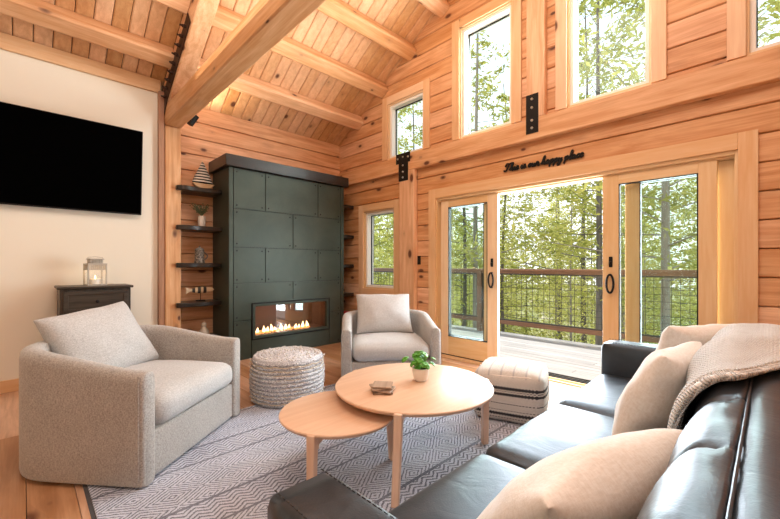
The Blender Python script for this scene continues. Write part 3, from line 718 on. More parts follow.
tag(mb.build('wall_sign', M['black'], smooth=True), 'black cursive wall lettering reading This is our happy place above the door', 'sign')

# ------------------------------------------------------------------ rug
n = NT('woven_rug'); sp_ = n.n('ShaderNodeSeparateXYZ'); wob = n.noise(n.obj(), 3, 2)
n.l(n.obj(), sp_.inputs[0]); X_, Y_ = sp_.outputs[0], sp_.outputs[1]
fine = n.noise(n.obj(), 220, 2, .7)
jx = n.math('MULTIPLY_ADD', n.math('SUBTRACT', n.noise(n.obj(), 45, 2), .5), .020, X_); jy = n.math('MULTIPLY_ADD', n.math('SUBTRACT', fine, .5), .018, Y_)
def tri(v, p): return n.math('MULTIPLY', n.math('ABSOLUTE', n.math('SUBTRACT', n.math('FRACT', n.math('DIVIDE', v, p)), .5)), 2)   # 1..0..1
band = n.math('DIVIDE', Y_, .62); bf = n.math('FRACT', band)
# wide diamond bands and narrow zigzag bands
dia = n.math('ADD', tri(jx, .30), tri(n.math('ADD', jy, .04), .205))
diaL = n.math('GREATER_THAN', n.math('FRACT', n.math('MULTIPLY', dia, 4.4)), .36)
zig = n.math('ADD', n.math('MULTIPLY', tri(jx, .10), .035), jy)
zigL = n.math('GREATER_THAN', n.math('FRACT', n.math('DIVIDE', zig, .029)), .40)
wide = n.math('GREATER_THAN', bf, .36)
pat = n.math('ADD', n.math('MULTIPLY', diaL, wide), n.math('MULTIPLY', zigL, n.math('SUBTRACT', 1, wide)))
edge = n.math('LESS_THAN', n.math('ABSOLUTE', n.math('SUBTRACT', n.math('ABSOLUTE', n.math('SUBTRACT', bf, .18)), .17)), .016)
pat = n.math('MULTIPLY', pat, n.math('SUBTRACT', 1, edge))
wear = n.math('MULTIPLY_ADD', n.math('SUBTRACT', wob, .5), .9, n.math('MULTIPLY', n.math('SUBTRACT', fine, .5), 1.5))
pp = n.math('ADD', n.math('MULTIPLY_ADD', pat, .62, .18), n.math('MULTIPLY', wear, .5), clamp=True)
tint = n.noise(n.map(n.obj(), (1, 2.5, 1)), 1.6, 2)
lightc = n.mix(tint, (.70, .73, .80), (.60, .65, .80)); 
col = n.mix(pp, (.06, .065, .10), lightc); n.l(col, n.b.inputs['Base Color']); n.set(Roughness=.95)
n.bump(n.math('ADD', pat, n.math('MULTIPLY', fine, .8)), .5, .006); M['rug'] = n.m
RUG = (.245, 2.80, .55, 3.08)
rug = empty('area_rug', (RUG[0], RUG[2], 0), 'large grey and off-white patterned woven rug under the coffee tables', 'rug')
mb = MB(); mb.box(0, RUG[1] - RUG[0], 0, RUG[3] - RUG[2], .001, .011); mb.build('woven_field', M['rug'], rug, bevel=.004)
mb = MB(); random.seed(4)
y = .004
while y < RUG[3] - RUG[2]:
    for x0_, sg in ((0, -1), (RUG[1] - RUG[0], 1)):
        mb.box(min(x0_, x0_ + sg * .018), max(x0_, x0_ + sg * .018), y, y + .006, .0015, .006)
    y += .012
fr_ = mb.build('fringe', plain('rug_fringe', (.10, .10, .11), .9), rug); fr_['kind'] = 'stuff'

# ------------------------------------------------------------------ swivel armchairs
def make_chair(label):
    root = empty('swivel_armchair', (0, 0, 0), label, 'armchair')
    W2, D2, T, RC = .51, .475, .105, .32
    # plan path of the shell's middle line, from the left front tip round the back to the right front tip
    hx = W2 - T / 2; yb = D2 - T / 2; path = []
    for k in range(9): path.append((-hx, -D2 + .03 + (yb - RC + D2 - .03) * k / 9, -1, 0))
    for k in range(11):
        t = math.pi - (math.pi / 2) * k / 10; path.append((-hx + RC + RC * math.cos(t), yb - RC + RC * math.sin(t), math.cos(t), math.sin(t)))
    for k in range(1, 6): path.append((-hx + RC + (2 * (hx - RC)) * k / 6, yb, 0, 1))
    right = [(-x, y_, -nx, ny) for x, y_, nx, ny in path[::-1]]
    path = path[:9] + path[9:20] + path[20:25] + right[5:]
    N = len(path); pts = []
    def rim(y_): 
        t = min(1, max(0, (y_ + D2) / (D2 + .30))); t = t * t * (3 - 2 * t); return .612 + .095 * t
    def section(x, y_, nx, ny, k, sh):
        h = rim(y_); r = T / 2; o = []
        prof = [(-r * .6, .018), (r * .6, .018), (r * .93, .025), (r, .045), (r, .2), (r, .4), (r, h - .055), (r * .93, h - .028), (r * .70, h - .008), (r * .3, h), (-r * .3, h), (-r * .70, h - .008), (-r * .93, h - .028), (-r, h - .055), (-r, .4), (-r, .2), (-r, .045), (-r * .93, .025)]
        for off, z in prof:
            off *= k; zc = z
            if sh: zc = .018 + (z - .018) * (1 - sh)
            o.append((x + nx * off, y_ + ny * off, zc))
        return o
    secs = []
    x, y_, nx, ny = path[0]
    for k, dy in ((.55, -.030), (.80, -.026), (.93, -.016), (1, 0)): secs.append(section(x, y_ + dy, nx, ny, k, .012 * (1 - k)))
    for p in path[1:-1]: secs.append(section(*p, 1, 0))
    x, y_, nx, ny = path[-1]
    for k, dy in ((1, 0), (.93, -.016), (.80, -.026), (.55, -.030)): secs.append(section(x, y_ + dy, nx, ny, k, .012 * (1 - k)))
    m = len(secs[0]); vs = [q for s_ in secs for q in s_]; fs = []
    for i in range(len(secs) - 1):
        for j in range(m): fs.append((i * m + j, i * m + (j + 1) % m, (i + 1) * m + (j + 1) % m, (i + 1) * m + j))
    fs += [tuple(range(m))[::-1], tuple(range((len(secs) - 1) * m, len(secs) * m))]
    mb = MB(); mb.add(vs, fs); mb.build('shell', M['tweed'], root, smooth=True, angle=50)
    # seam welt on the outer front edge
    for sx_ in (-1, 1):
        q = MB(); q.tube([(sx_ * (W2 + .001), -D2 + .022, z) for z in (.06, .3, .56)] + [(sx_ * (W2 - .01), -D2 + .03, .595)], .004, 6); q.build('seam', M['tweed'], root, smooth=True)
    mb = MB(); mb.rbox((0, -.27, .150), (2 * (W2 - T) + .02, .38, .26), .02); mb.build('front_rail', M['tweed'], root, smooth=True)
    mb = MB(); mb.rbox((0, -.105, .365), (2 * (W2 - T) - .008, .77, .18), .075, crown=.035, seg=12, bulge=.01, wr=.008, seed=3); mb.build('seat_cushion', M['cush'], root, smooth=True, angle=180)
    m_ = Matrix.Translation((.0, .225, .655)) @ Matrix.Rotation(R(-33), 4, 'X') @ Matrix.Rotation(R(90), 4, 'X')
    mb = MB(); mb.pillow(.60, .52, .24, m_, pinch=.05, wr=.01, seed=5); mb.build('back_cushion', M['cush'], root, sub=1)
    mb = MB(); mb.lathe([(.27, .001), (.28, .008), (.28, .026), (.24, .032)], 32); mb.build('swivel_base', M['black'], root, smooth=True)
    return root
ch1 = make_chair('oatmeal tub armchair with a loose grey cushion beside the white wall')
ch2 = copy_tree(ch1); ch2['label'] = 'oatmeal tub armchair in the corner, under the low window beside the fireplace'
for c_ in (ch1, ch2): c_['group'] = 'swivel tub armchairs'
for k_ in kids(ch2):
    if k_.name.startswith('back_cushion'): k_.scale = (1.10, 1, 1); k_.location = (-.02, -.02, .03)
# facing: local -Y points to the seat's front
ch1.scale = (1.025,) * 3; ch1.location = (.535, 3.025, 0); ch1.rotation_euler = (0, 0, R(39.7))
ch2.scale = (.955,) * 3; ch2.location = (2.83, 2.93, 0); ch2.rotation_euler = (0, 0, R(-38))
for k_ in kids(ch1):
    if k_.name.startswith('back_cushion'): k_.rotation_euler = (0, R(-6), R(-7)); k_.location = (.085, .04, .0)

# ------------------------------------------------------------------ poufs
n = NT('braided_wool'); o = n.obj(); sp_ = n.n('ShaderNodeSeparateXYZ'); n.l(o, sp_.inputs[0])
k = n.noise(n.map(o, (1, 1, 2.2)), 75, 3, .65); nn = n.noise(o, 190, 2); up_ = n.math('GREATER_THAN', sp_.outputs[2], .382)
row = n.math('ABSOLUTE', n.math('SUBTRACT', n.math('FRACT', n.math('DIVIDE', n.math('SUBTRACT', sp_.outputs[2], .012), .0339)), .5))
side = n.mix(n.math('MULTIPLY', row, 2), (.085, .085, .11), (.58, .57, .58))
c1 = n.mix(n.ramp(k, (.40, (0, 0, 0)), (.62, (1, 1, 1))), n.mix(up_, side, (.46, .46, .49)), (.80, .79, .80))
n.l(n.mix(n.math('MULTIPLY', n.math('LESS_THAN', k, .36), .55), c1, (.08, .08, .10)), n.b.inputs['Base Color']); n.set(Roughness=1); n.bump(n.math('ADD', k, nn), .7, .010); M['braid'] = n.m
pf = empty('braided_pouf', (1.715, 3.075, 0), 'round grey braided wool pouf in front of the fireplace', 'pouf')
mb = MB(); prof = []
rows = 11; H0, H1 = .012, .385
for i in range(rows):
    for j in range(6):
        t = (i + j / 6) / rows; z = H0 + (H1 - H0) * t; a_ = math.sin(math.pi * (j / 6)); prof.append((.295 + .022 * math.sin(math.pi * t) + .014 * a_ ** .7, z))
for i in range(9):
    for j in range(5):
        t = (i + j / 5) / 9; prof.append((max(.012, .302 * (1 - t)), H1 + .008 + .022 * (1 - (1 - t) ** 2) + .010 * math.sin(math.pi * j / 5) ** .7))
mb.lathe(prof, 72, wob=lambda t, z: 1 + .008 * math.sin(t * 24 + z * 120) + .01 * math.sin(t * 5 + z * 9)); mb.build('braided_cover', M['braid'], pf, smooth=True, angle=180)
mb = MB(); random.seed(8)
for i in range(360):
    if i < 230: r_ = random.randrange(rows); z = H0 + (H1 - H0) * (r_ + .95) / rows; t = random.uniform(0, 6.28); p = Vector((math.cos(t) * .324, math.sin(t) * .324, z))
    else: q = .30 * math.sqrt(random.random()); t = random.uniform(0, 6.28); p = Vector((math.cos(t) * q, math.sin(t) * q, H1 + .012 + .022 * (1 - (q / .302) ** 2) + .008))
    mb.rbox(p, (.014, .014, .012), .005, seg=1)
o_ = mb.build('loop_knots', plain('cream_wool', (.74, .70, .66), .95), pf, smooth=True); o_['kind'] = 'stuff'
mb = MB()
for i in range(1, rows): 
    z = H0 + (H1 - H0) * i / rows; mb.tube([(math.cos(2 * math.pi * q / 60) * .316, math.sin(2 * math.pi * q / 60) * .316, z + .005 * math.sin(q * 1.3 + i) + .003 * math.sin(q * 3.1)) for q in range(61)], .004, 5, cap=False)
mb.build('cord_rows', plain('jute_cord', (.62, .50, .36), .95), pf, smooth=True)
# square ottoman with black woven stripes round its sides
n = NT('striped_canvas'); o = n.obj(); sp_ = n.n('ShaderNodeSeparateXYZ'); n.l(o, sp_.inputs[0]); X_, Y_, Z_ = sp_.outputs
uu = n.math('ADD', X_, Y_); wv = n.noise(o, 240, 2)
def band_(z0, hw): return n.math('LESS_THAN', n.math('ABSOLUTE', n.math('SUBTRACT', Z_, z0)), hw)
tr = n.math('ABSOLUTE', n.math('SUBTRACT', n.math('FRACT', n.math('MULTIPLY', uu, 48)), .5))
def saw(z0, hw): return n.math('LESS_THAN', n.math('ADD', n.math('ABSOLUTE', n.math('SUBTRACT', Z_, z0)), n.math('MULTIPLY', tr, hw * 1.2)), hw)
dash = n.math('GREATER_THAN', tr, .2)
stp = saw(.278, .016)
for q in (saw(.235, .015), saw(.085, .016), n.math('MULTIPLY', band_(.257, .003), dash), n.math('MULTIPLY', band_(.165, .0035), dash), n.math('MULTIPLY', band_(.055, .0035), dash), n.math('MULTIPLY', band_(.115, .0025), dash)): stp = n.math('MAXIMUM', stp, q)
tops = n.math('MULTIPLY', n.math('GREATER_THAN', Z_, .355), n.math('LESS_THAN', n.math('ABSOLUTE', n.math('SUBTRACT', n.math('FRACT', n.math('MULTIPLY', Y_, 11)), .5)), .07))
base = n.ramp(wv, (.35, (.52, .47, .42)), (.65, (.70, .65, .60)))
col = n.mix(n.math('MULTIPLY', tops, .45), base, (.25, .25, .28)); col = n.mix(stp, col, (.03, .03, .035)); n.l(col, n.b.inputs['Base Color']); n.set(Roughness=.95); n.bump(wv, .4, .005)
ot = empty('striped_ottoman', (2.835, 1.475, 0), 'square cream ottoman with black woven stripes between the coffee table and the door', 'ottoman', rz=19)
mb = MB(); mb.rbox((0, 0, .200), (.51, .51, .370), .05, crown=.035, seg=12, bulge=.03, wr=.005, seed=2); mb.build('canvas_cover', n.m, ot, smooth=True, angle=180)
mb = MB(); e_ = .245
loop = [(math.copysign(abs(math.cos(t)) ** .35, math.cos(t)) * e_, math.copysign(abs(math.sin(t)) ** .35, math.sin(t)) * e_, .362 + .006 * math.sin(6 * t)) for t in [2 * math.pi * k / 64 for k in range(65)]]
mb.tube(loop, .006, 6, cap=False); mb.build('piping', M['pillow'], ot, smooth=True)

# ------------------------------------------------------------------ nesting coffee tables
def coffee_table(loc, z, r, rl0, rl1, angs, label):
    root = empty('round_coffee_table', (*loc, 0), label, 'coffee table', group='nesting coffee tables')
    mb = MB(); mb.lathe([(r - .03, z - .030), (r - .012, z - .024), (r - .002, z - .012), (r, z - .006), (r - .003, z - .001), (r - .006, z)], 72, axis='x', rnd=.3); mb.build('table_top', M['table'], root, smooth=True)
    for ai, a_ in enumerate(angs):
        c_, s_ = math.cos(R(a_)), math.sin(R(a_)); d = Vector((c_, s_, 0)); t = Vector((-s_, c_, 0)); vs = []
        for zz, rc, hw, hd in ((.012, rl1[ai], .019, .019), (z - .06, rl0, .022, .023), (z - .004, rl0 + .002, .022, .023)):
            for q, p in ((-1, -1), (1, -1), (1, 1), (-1, 1)): v_ = d * (rc + hd * p) + t * hw * q; vs.append((v_.x, v_.y, zz))
        fs = [(3, 2, 1, 0), (8, 9, 10, 11)] + [(i * 4 + j, i * 4 + (j + 1) % 4, i * 4 + 4 + (j + 1) % 4, i * 4 + 4 + j) for i in range(2) for j in range(4)]
        mb = MB(); mb.add(vs, fs, 'z'); lg = mb.build('leg', M['table'], root, bevel=.005)
        vs = []
        for rr in (.0, rl0 - .02):
            for q, zz in ((-.016, z - .075 if rr else z - .05), (.016, z - .075 if rr else z - .05), (.016, z - .0305), (-.016, z - .0305)): v_ = d * rr + t * q; vs.append((v_.x, v_.y, zz))
        mb = MB(); mb.add(vs, [(0, 1, 2, 3), (7, 6, 5, 4)] + [(j, j + 4, (j + 1) % 4 + 4, (j + 1) % 4) for j in range(4)], 'x'); mb.build('brace', M['table'], root, bevel=.003)
    return root
coffee_table((1.79, 1.61), .445, .50, .492, (.575, .49, .53), (213, 326, 98), 'large round light wood coffee table with the plant and coasters on top')
coffee_table((1.293, 1.735), .375, .335, .32, (.33, .34, .34), (209, 341, 80), 'smaller round light wood coffee table tucked under the larger one')

pp_ = empty('potted_plant', (1.862, 1.612, .446), 'small green leafy plant in a white pot on the large coffee table', 'plant')
mb = MB(); mb.lathe([(.028, 0), (.034, .004), (.042, .04), (.044, .072), (.040, .074), (.038, .06), (.036, .055)], 24); mb.build('pot', M['pot'], pp_, smooth=True)
mb = MB(); mb.lathe([(.037, .056), (.037, .062), (.02, .066)], 16); mb.build('soil', plain('soil', (.03, .02, .012), .95), pp_, smooth=True)
random.seed(21); stems = MB()
for i in range(30):
    t = random.uniform(0, 6.28); q = random.uniform(.012, .085); hh = .075 + random.uniform(.0, .085) * (1.15 - q * 6); hh = max(hh, .06); p1 = Vector((math.cos(t) * q, math.sin(t) * q, hh)); p0 = Vector((math.cos(t) * .008, math.sin(t) * .008, .06))
    stems.tube([p0, p0.lerp(p1, .5) + Vector((0, 0, .015)), p1], .0012, 5)
    r_ = random.uniform(.017, .027); nrm = (Vector((math.cos(t) * .8, math.sin(t) * .8, .9)) + Vector((random.uniform(-.4, .4), random.uniform(-.4, .4), 0))).normalized(); rot = nrm.to_track_quat('Z', 'Y').to_matrix().to_4x4()
    lf = MB(); vs = []
    for rr, dz in ((.0, -.002), (.5, .001), (1, -.003)):
        for k in range(10): u = 2 * math.pi * k / 10; vs.append((r_ * rr * math.cos(u), r_ * rr * math.sin(u) * .92, dz + .003 * math.cos(2 * u) * rr))
    fs = [(j * 10 + k, j * 10 + (k + 1) % 10, j * 10 + 10 + (k + 1) % 10, j * 10 + 10 + k) for j in range(2) for k in range(10)]
    lf.add(vs, fs); lf.xf(Matrix.Translation(p1) @ rot); o_ = lf.build('leaf', M['leaf'], pp_, smooth=True, angle=180); sd = o_.modifiers.new('t', 'SOLIDIFY'); sd.thickness = .0012
stems.build('stems', M['leaf'], pp_, smooth=True)
pp_.scale = (1.28, 1.28, 1.14)
for i in range(4):
    z = .446 + .0112 * (3 - i)
    mb = MB(); mb.rbox((0, 0, .0055), (.118, .118, .0105), .004, seg=3); o_ = mb.build('coaster', M['coaster'], smooth=True); o_.location = (1.530 + [.006, -.004, .004, 0][i], 1.628 + [.004, .01, -.008, 0][i], z); o_.rotation_euler = (0, 0, R([38, 60, 30, 52][i])); tag(o_, ['topmost square walnut coaster of the stack on the large coffee table', 'square walnut coaster second from the top of the stack', 'square walnut coaster third from the top of the stack', 'bottom square walnut coaster, lying on the large coffee table'][i], 'coaster', 'stacked walnut coasters')

# ------------------------------------------------------------------ leather sofa
so = empty('leather_sofa', (0, 0, 0), 'black leather three-seat sofa with cream pillows along the right', 'sofa')
SX0, SX1 = .405, 3.13
AW = .19
mb = MB(); mb.rbox(((SX0 + SX1) / 2, .30, .165), (SX1 - SX0 - .1, .96, .19), .03, seg=6); mb.build('base', M['leather'], so, smooth=True)
for (x, nm) in ((SX0 + AW / 2, 0), (SX1 - AW / 2, 1)):
    mb = MB(); mb.rbox((x, .295, .37), (AW, 1.11, .57), .034, crown=.008, seg=10, bulge=.012, wr=.003, seed=nm * 9); arm = mb.build('armrest', M['leather'], so, smooth=True, angle=180)
    for sx_ in (-1, 1):
        q = MB(); xx = x + sx_ * (AW / 2 - .028)
        for k in range(56):
            y_ = -.2 + k * .0187; q.tube([(xx, y_, .6565 ), (xx, y_ + .011, .6565)], .0018, 5)
        q.build('stitching', M['stitch'], arm)
xs = [SX0 + AW + .004, 1.365, 2.13, SX1 - AW - .004]
for i in range(3):
    mb = MB(); mb.rbox(((xs[i] + xs[i + 1]) / 2, .50, .35), (xs[i + 1] - xs[i] - .004, .70, .185), .045, crown=.022, seg=12, bulge=.006, wr=.006, seed=i * 4.3); mb.build('seat_cushion', M['leather'], so, smooth=True, angle=180)
# back: rear frame plus three puffed back cushions meeting it at a piped seam
def sweep(prof_f, x0, x1, n): 
    vs = []; m = None
    for i in range(n + 1):
        x = x0 + (x1 - x0) * i / n; pr = prof_f(x); m = len(pr)
        for y_, z in pr: vs.append((x, y_, z))
    fs = [(i * m + j, i * m + (j + 1) % m, (i + 1) * m + (j + 1) % m, (i + 1) * m + j) for i in range(n) for j in range(m)] + [tuple(range(m))[::-1], tuple(range(n * m, (n + 1) * m))]
    return vs, fs
def sm_closed(p, k=4):
    p = [Vector(q) for q in p]; q = []; n_ = len(p)
    for i in range(n_):
        a_, b0, c_, d_ = p[i - 1], p[i], p[(i + 1) % n_], p[(i + 2) % n_]
        for j in range(k):
            t = j / k; q.append(.5 * ((2 * b0) + (c_ - a_) * t + (2 * a_ - 5 * b0 + 4 * c_ - d_) * t * t + (3 * b0 - a_ - 3 * c_ + d_) * t ** 3))
    return q
FR = sm_closed([(.178, .40), (.190, .52), (.184, .66), (.160, .768), (.116, .836), (.062, .852), (.040, .82), (.040, .6), (.05, .40)])
RE = sm_closed([(.036, .12), (.038, .4), (.041, .78), (.037, .846), (-.03, .853), (-.11, .81), (-.17, .70), (-.20, .5), (-.20, .2), (-.18, .10), (-.05, .10)])
cuts = [xs[0], (xs[0] + xs[1]) / 2, xs[1], (xs[1] + xs[2]) / 2, xs[2], (xs[2] + xs[3]) / 2, xs[3]]
def frontprof(x):
    d = min(abs(x - c_) for c_ in cuts); k = .018 * math.exp(-(d / .014) ** 2) + .012 * math.exp(-(d / .07) ** 2); o = []
    for q in FR:
        cn_ = Vector((.10, .60)); dv = q - cn_; w_ = 1 if q.y > .5 else .3
        wr = .006 * noise.noise(Vector((x * 9, q.x * 14, q.y * 14))) * w_
        q2 = q - dv.normalized() * (k * w_ * (1 if q.x > .07 else .25)) + dv.normalized() * wr; o.append((q2.x, q2.y))
    return o
for i in range(3):
    x0_, x1_ = xs[i] + .002, xs[i + 1] - .002
    vs, fs = sweep(frontprof, x0_, x1_, 60); mb = MB(); mb.add(vs, fs); mb.build('back_cushion', M['leather'], so, smooth=True, angle=80)
def rearprof(x):
    return [(q.x + (.004 * noise.noise(Vector((x * 6, q.x * 9, q.y * 9))) if q.y > .5 and q.x < .03 else 0), q.y + (.005 * noise.noise(Vector((x * 5, q.x * 9, 3))) if q.y > .5 else 0)) for q in RE]
vs, fs = sweep(rearprof, SX0 + .01, SX1 - .01, 90); mb = MB(); mb.add(vs, fs); mb.build('back_frame', M['leather'], so, smooth=True, angle=80)
mb = MB(); mb.tube([(SX0 + .012 + (SX1 - SX0 - .024) * k / 60, .041, .850 + .001 * math.sin(k * 2.1)) for k in range(61)], .0032, 8); mb.build('seam_piping', M['leather'], so, smooth=True)
for x in (SX0 + .06, SX1 - .06):
    for y_ in (-.12, .74):
        mb = MB(); mb.lathe([(.018, .0015), (.02, .004), (.026, .075)], 14, (x, y_, 0)); mb.build('leg', M['black'], so, smooth=True)

# pillows on the sofa
def pillow(loc, rot, w_, h_, t_, label, seed):
    mb = MB(); mb.pillow(w_, h_, t_, Matrix.Identity(4), pinch=.05, n=20, wr=.014, seed=seed); root = mb.build('throw_pillow', M['pillow'], sub=1)
    root.location = loc; root.rotation_euler = [R(a_) for a_ in rot]
    return tag(root, label, 'pillow', 'cream pillows on the sofa')
pillow((1.06, .355, .560), (50, 0, 165), .64, .46, .26, 'large cream pillow nearest the camera on the black leather sofa', 1)
pillow((2.03, .35, .635), (66, 0, 173), .47, .46, .22, 'cream pillow leaning in the middle of the sofa, in front of the knitted throw', 6)
pillow((2.69, .32, .665), (68, 0, 145), .46, .46, .20, 'farthest cream pillow, near the far arm of the sofa', 9)

# knitted throw over the back
n = NT('cream_knit'); uvv = n.attr('knit'); sp_ = n.n('ShaderNodeSeparateXYZ'); n.l(uvv, sp_.inputs[0])
a_ = n.math('SINE', n.math('MULTIPLY', sp_.outputs[0], 420)); b__ = n.math('SINE', n.math('MULTIPLY_ADD', sp_.outputs[1], 520, n.math('MULTIPLY', n.math('SINE', n.math('MULTIPLY', sp_.outputs[0], 210)), 1.6)))
kk = n.math('MULTIPLY', n.math('ADD', a_, 1), n.math('ADD', b__, 1.1)); kn_ = n.noise(n.obj(), 30, 3)
n.l(n.ramp(n.math('MULTIPLY_ADD', kn_, .6, n.math('MULTIPLY', kk, .12)), (.1, (.76, .71, .68)), (.5, (.92, .90, .88))), n.b.inputs['Base Color']); n.set(Roughness=1); n.b.inputs['Sheen Weight'].default_value = .5; n.bump(n.math('ADD', kk, kn_), .75, .008)
M['knit'] = n.m
PROF = [(.198, .46), (.205, .56), (.200, .67), (.172, .778), (.118, .850), (.05, .864), (-.03, .866), (-.115, .830), (-.18, .715), (-.212, .55), (-.215, .40)]
def prof_at(s_):
    q = s_ * (len(PROF) - 1); i = min(int(q), len(PROF) - 2); t = q - i
    a0, b0, c0, d0 = [Vector(PROF[max(0, min(len(PROF) - 1, i + k))]) for k in (-1, 0, 1, 2)]
    return .5 * ((2 * b0) + (c0 - a0) * t + (2 * a0 - 5 * b0 + 4 * c0 - d0) * t * t + (3 * b0 - a0 - 3 * c0 + d0) * t ** 3)
def throw(x0f, x1f, nu, nv, lift, name, mat, parent):
    vs = []; fs = []; kn = []
    for j in range(nv + 1):
        s_ = j / nv; p = prof_at(s_); pa = prof_at(min(1, s_ + .01)) - prof_at(max(0, s_ - .01)); nrm = Vector((-pa.y, pa.x)) * -1
        if nrm.length: nrm.normalize()
        if (p + nrm - Vector((.05, .6))).length < (p - Vector((.05, .6))).length: nrm = -nrm
        for i in range(nu + 1):
            t = i / nu; x = x0f(s_) + (x1f(s_) - x0f(s_)) * t
            fold = .010 * math.sin(t * 17 + s_ * 4) + .008 * noise.noise(Vector((x * 6, s_ * 7, 1)))
            l_ = lift(t, s_) + max(-.004, fold); vs.append((x, p.x + nrm.x * l_, p.y + nrm.y * l_)); kn.append((x, s_ * 1.35, 0))
    for j in range(nv):
        for i in range(nu): a0 = j * (nu + 1) + i; fs.append((a0, a0 + 1, a0 + nu + 2, a0 + nu + 1))
    mb = MB(); mb.add(vs, fs); o_ = mb.build(name, mat, parent, sub=1)
    at = o_.data.attributes.new('knit', 'FLOAT_VECTOR', 'POINT'); at.data.foreach_set('vector', [q for k_ in kn for q in k_])
    sd = o_.modifiers.new('t', 'SOLIDIFY'); sd.thickness = .016; sd.offset = 0
    return o_
x0f = lambda s_: 1.41 + .14 * s_ + 1.9 * max(0, min(.2, s_ - .48)) + .02 * math.sin(s_ * 14)
x1f = lambda s_: 2.78 + .05 * math.sin(s_ * 6)
th = empty('knitted_throw', (0, 0, 0), 'cream knitted throw blanket draped over the back of the black sofa', 'blanket')
throw(x0f, x1f, 60, 50, lambda t, s_: .014 + .042 * math.sin(math.pi * t) * math.sin(math.pi * s_), 'blanket_body', M['knit'], th)
for k in range(4):
    throw(lambda s_, k=k: x0f(s_) - .028 + k * .022, lambda s_, k=k: x0f(s_) - .010 + k * .022, 2, 50, lambda t, s_, k=k: .018 - .003 * abs(k - 1.5), 'ribbed_edge', M['knit'], th)

# ------------------------------------------------------------------ deck, railing, ground, trees
mb = MB(); x = 4.13; random.seed(12)
while x < 6.60:
    y = -3.5 + random.uniform(-2, 0)
    while y < 11:
        l_ = random.uniform(2.4, 4.0); mb.box(x + .003, x + .137, max(-4, y) + .002, min(11, y + l_) - .002, -.125, -.085, 'y'); y += l_
    x += .14
struct(mb.build('deck_floor', M['deckwood'], bevel=.003, seg=1))
mb = MB(); 
for xx in (4.2, 5.3, 6.45): mb.box(xx, xx + .06, -4, 11, -.38, -.127, 'y')
struct(mb.build('deck_joists', M['railwood']))
rl_ = empty('deck_railing', (6.45, 0, 0), 'deck railing with a wooden handrail and black wire mesh, beyond the door', 'railing')
mb = MB(); mb.box(-.075, .075, -4, 11, 1.10, 1.14, 'y'); mb.build('handrail', M['railwood'], rl_, bevel=.006)
mb = MB(); mb.box(-.02, .02, -4, 11, 1.055, 1.10, 'y'); mb.build('upper_rail', M['railwood'], rl_)
mb = MB(); mb.box(-.02, .02, -4, 11, .10, .175, 'y'); mb.build('lower_rail', M['railwood'], rl_, bevel=.004)
posts = [-2.9, -.6, 1.70, 4.03, 6.35, 8.65]
for yy in posts:
    mb = MB(); mb.box(-.045, .045, yy - .045, yy + .045, -.086, 1.10, 'z'); mb.build('post', M['railwood'], rl_, bevel=.005)
for ya, yb in zip(posts, posts[1:]):
    a0, b0 = ya + .047, yb - .047; mb = MB(); mb.box(-.015, .015, a0, a0 + .025, .177, 1.053); mb.box(-.015, .015, b0 - .025, b0, .177, 1.053); mb.box(-.015, .015, a0, b0, 1.03, 1.054); mb.box(-.015, .015, a0, b0, .176, .20); mb.build('mesh_frame', M['wire'], rl_)
    mb = MB(); y = a0 + .1
    while y < b0: mb.box(-.0028, .0028, y - .0028, y + .0028, .18, 1.05); y += .1016
    z = .28
    while z < 1.05: mb.box(-.0035, .0035, a0, b0, z - .0028, z + .0028); z += .1016
    mb.build('wire_mesh', M['wire'], rl_)

n = NT('forest_floor'); o = n.obj(); k = n.noise(o, .7, 6, .7)
n.l(n.ramp(k, (.35, (.10, .12, .03)), (.5, (.24, .24, .09)), (.65, (.36, .30, .19))), n.b.inputs['Base Color']); n.set(Roughness=1); M['ground'] = n.m
mb = MB(); nu, nv = 40, 50; vs = []
def gz(x, y): return -2.2 - .10 * max(0, x - 5) + (.16 * max(0, x - 26)) + .35 * noise.noise(Vector((x * .15, y * .15, 0)))
for i in range(nu + 1):
    for j in range(nv + 1):
        x = 4.4 + 60 * (i / nu) ** 1.4; y = -50 + 120 * j / nv; vs.append((x, y, gz(x, y)))
mb.grid(vs, nu + 1, nv + 1); struct(mb.build('ground', M['ground'], smooth=True, angle=180))

def leafmat(name, c1, c2):
    n = NT(name); a_ = n.attr('rnd', 'Fac'); n.t.nodes.remove(n.b)
    col = n.ramp(a_, (0, c1), (1, c2)); d = n.n('ShaderNodeBsdfDiffuse'); t = n.n('ShaderNodeBsdfTranslucent'); mx = n.n('ShaderNodeMixShader'); mx.inputs[0].default_value = .45
    n.l(col, d.inputs[0]); n.l(col, t.inputs[0]); n.l(d.outputs[0], mx.inputs[1]); n.l(t.outputs[0], mx.inputs[2]); n.l(mx.outputs[0], n.o.inputs[0]); return n.m
M['needle'] = leafmat('pine_needles', (.26, .29, .06), (.58, .55, .17))
M['spring'] = leafmat('spring_leaves', (.46, .47, .11), (.80, .74, .30))
M['barkg'] = wood('grey_bark', (.20, .17, .145), (.09, .075, .06), None, var=.1, rough=.9)
M['barkw'] = wood('pale_bark', (.40, .36, .31), (.22, .19, .16), None, var=.1, rough=.9)

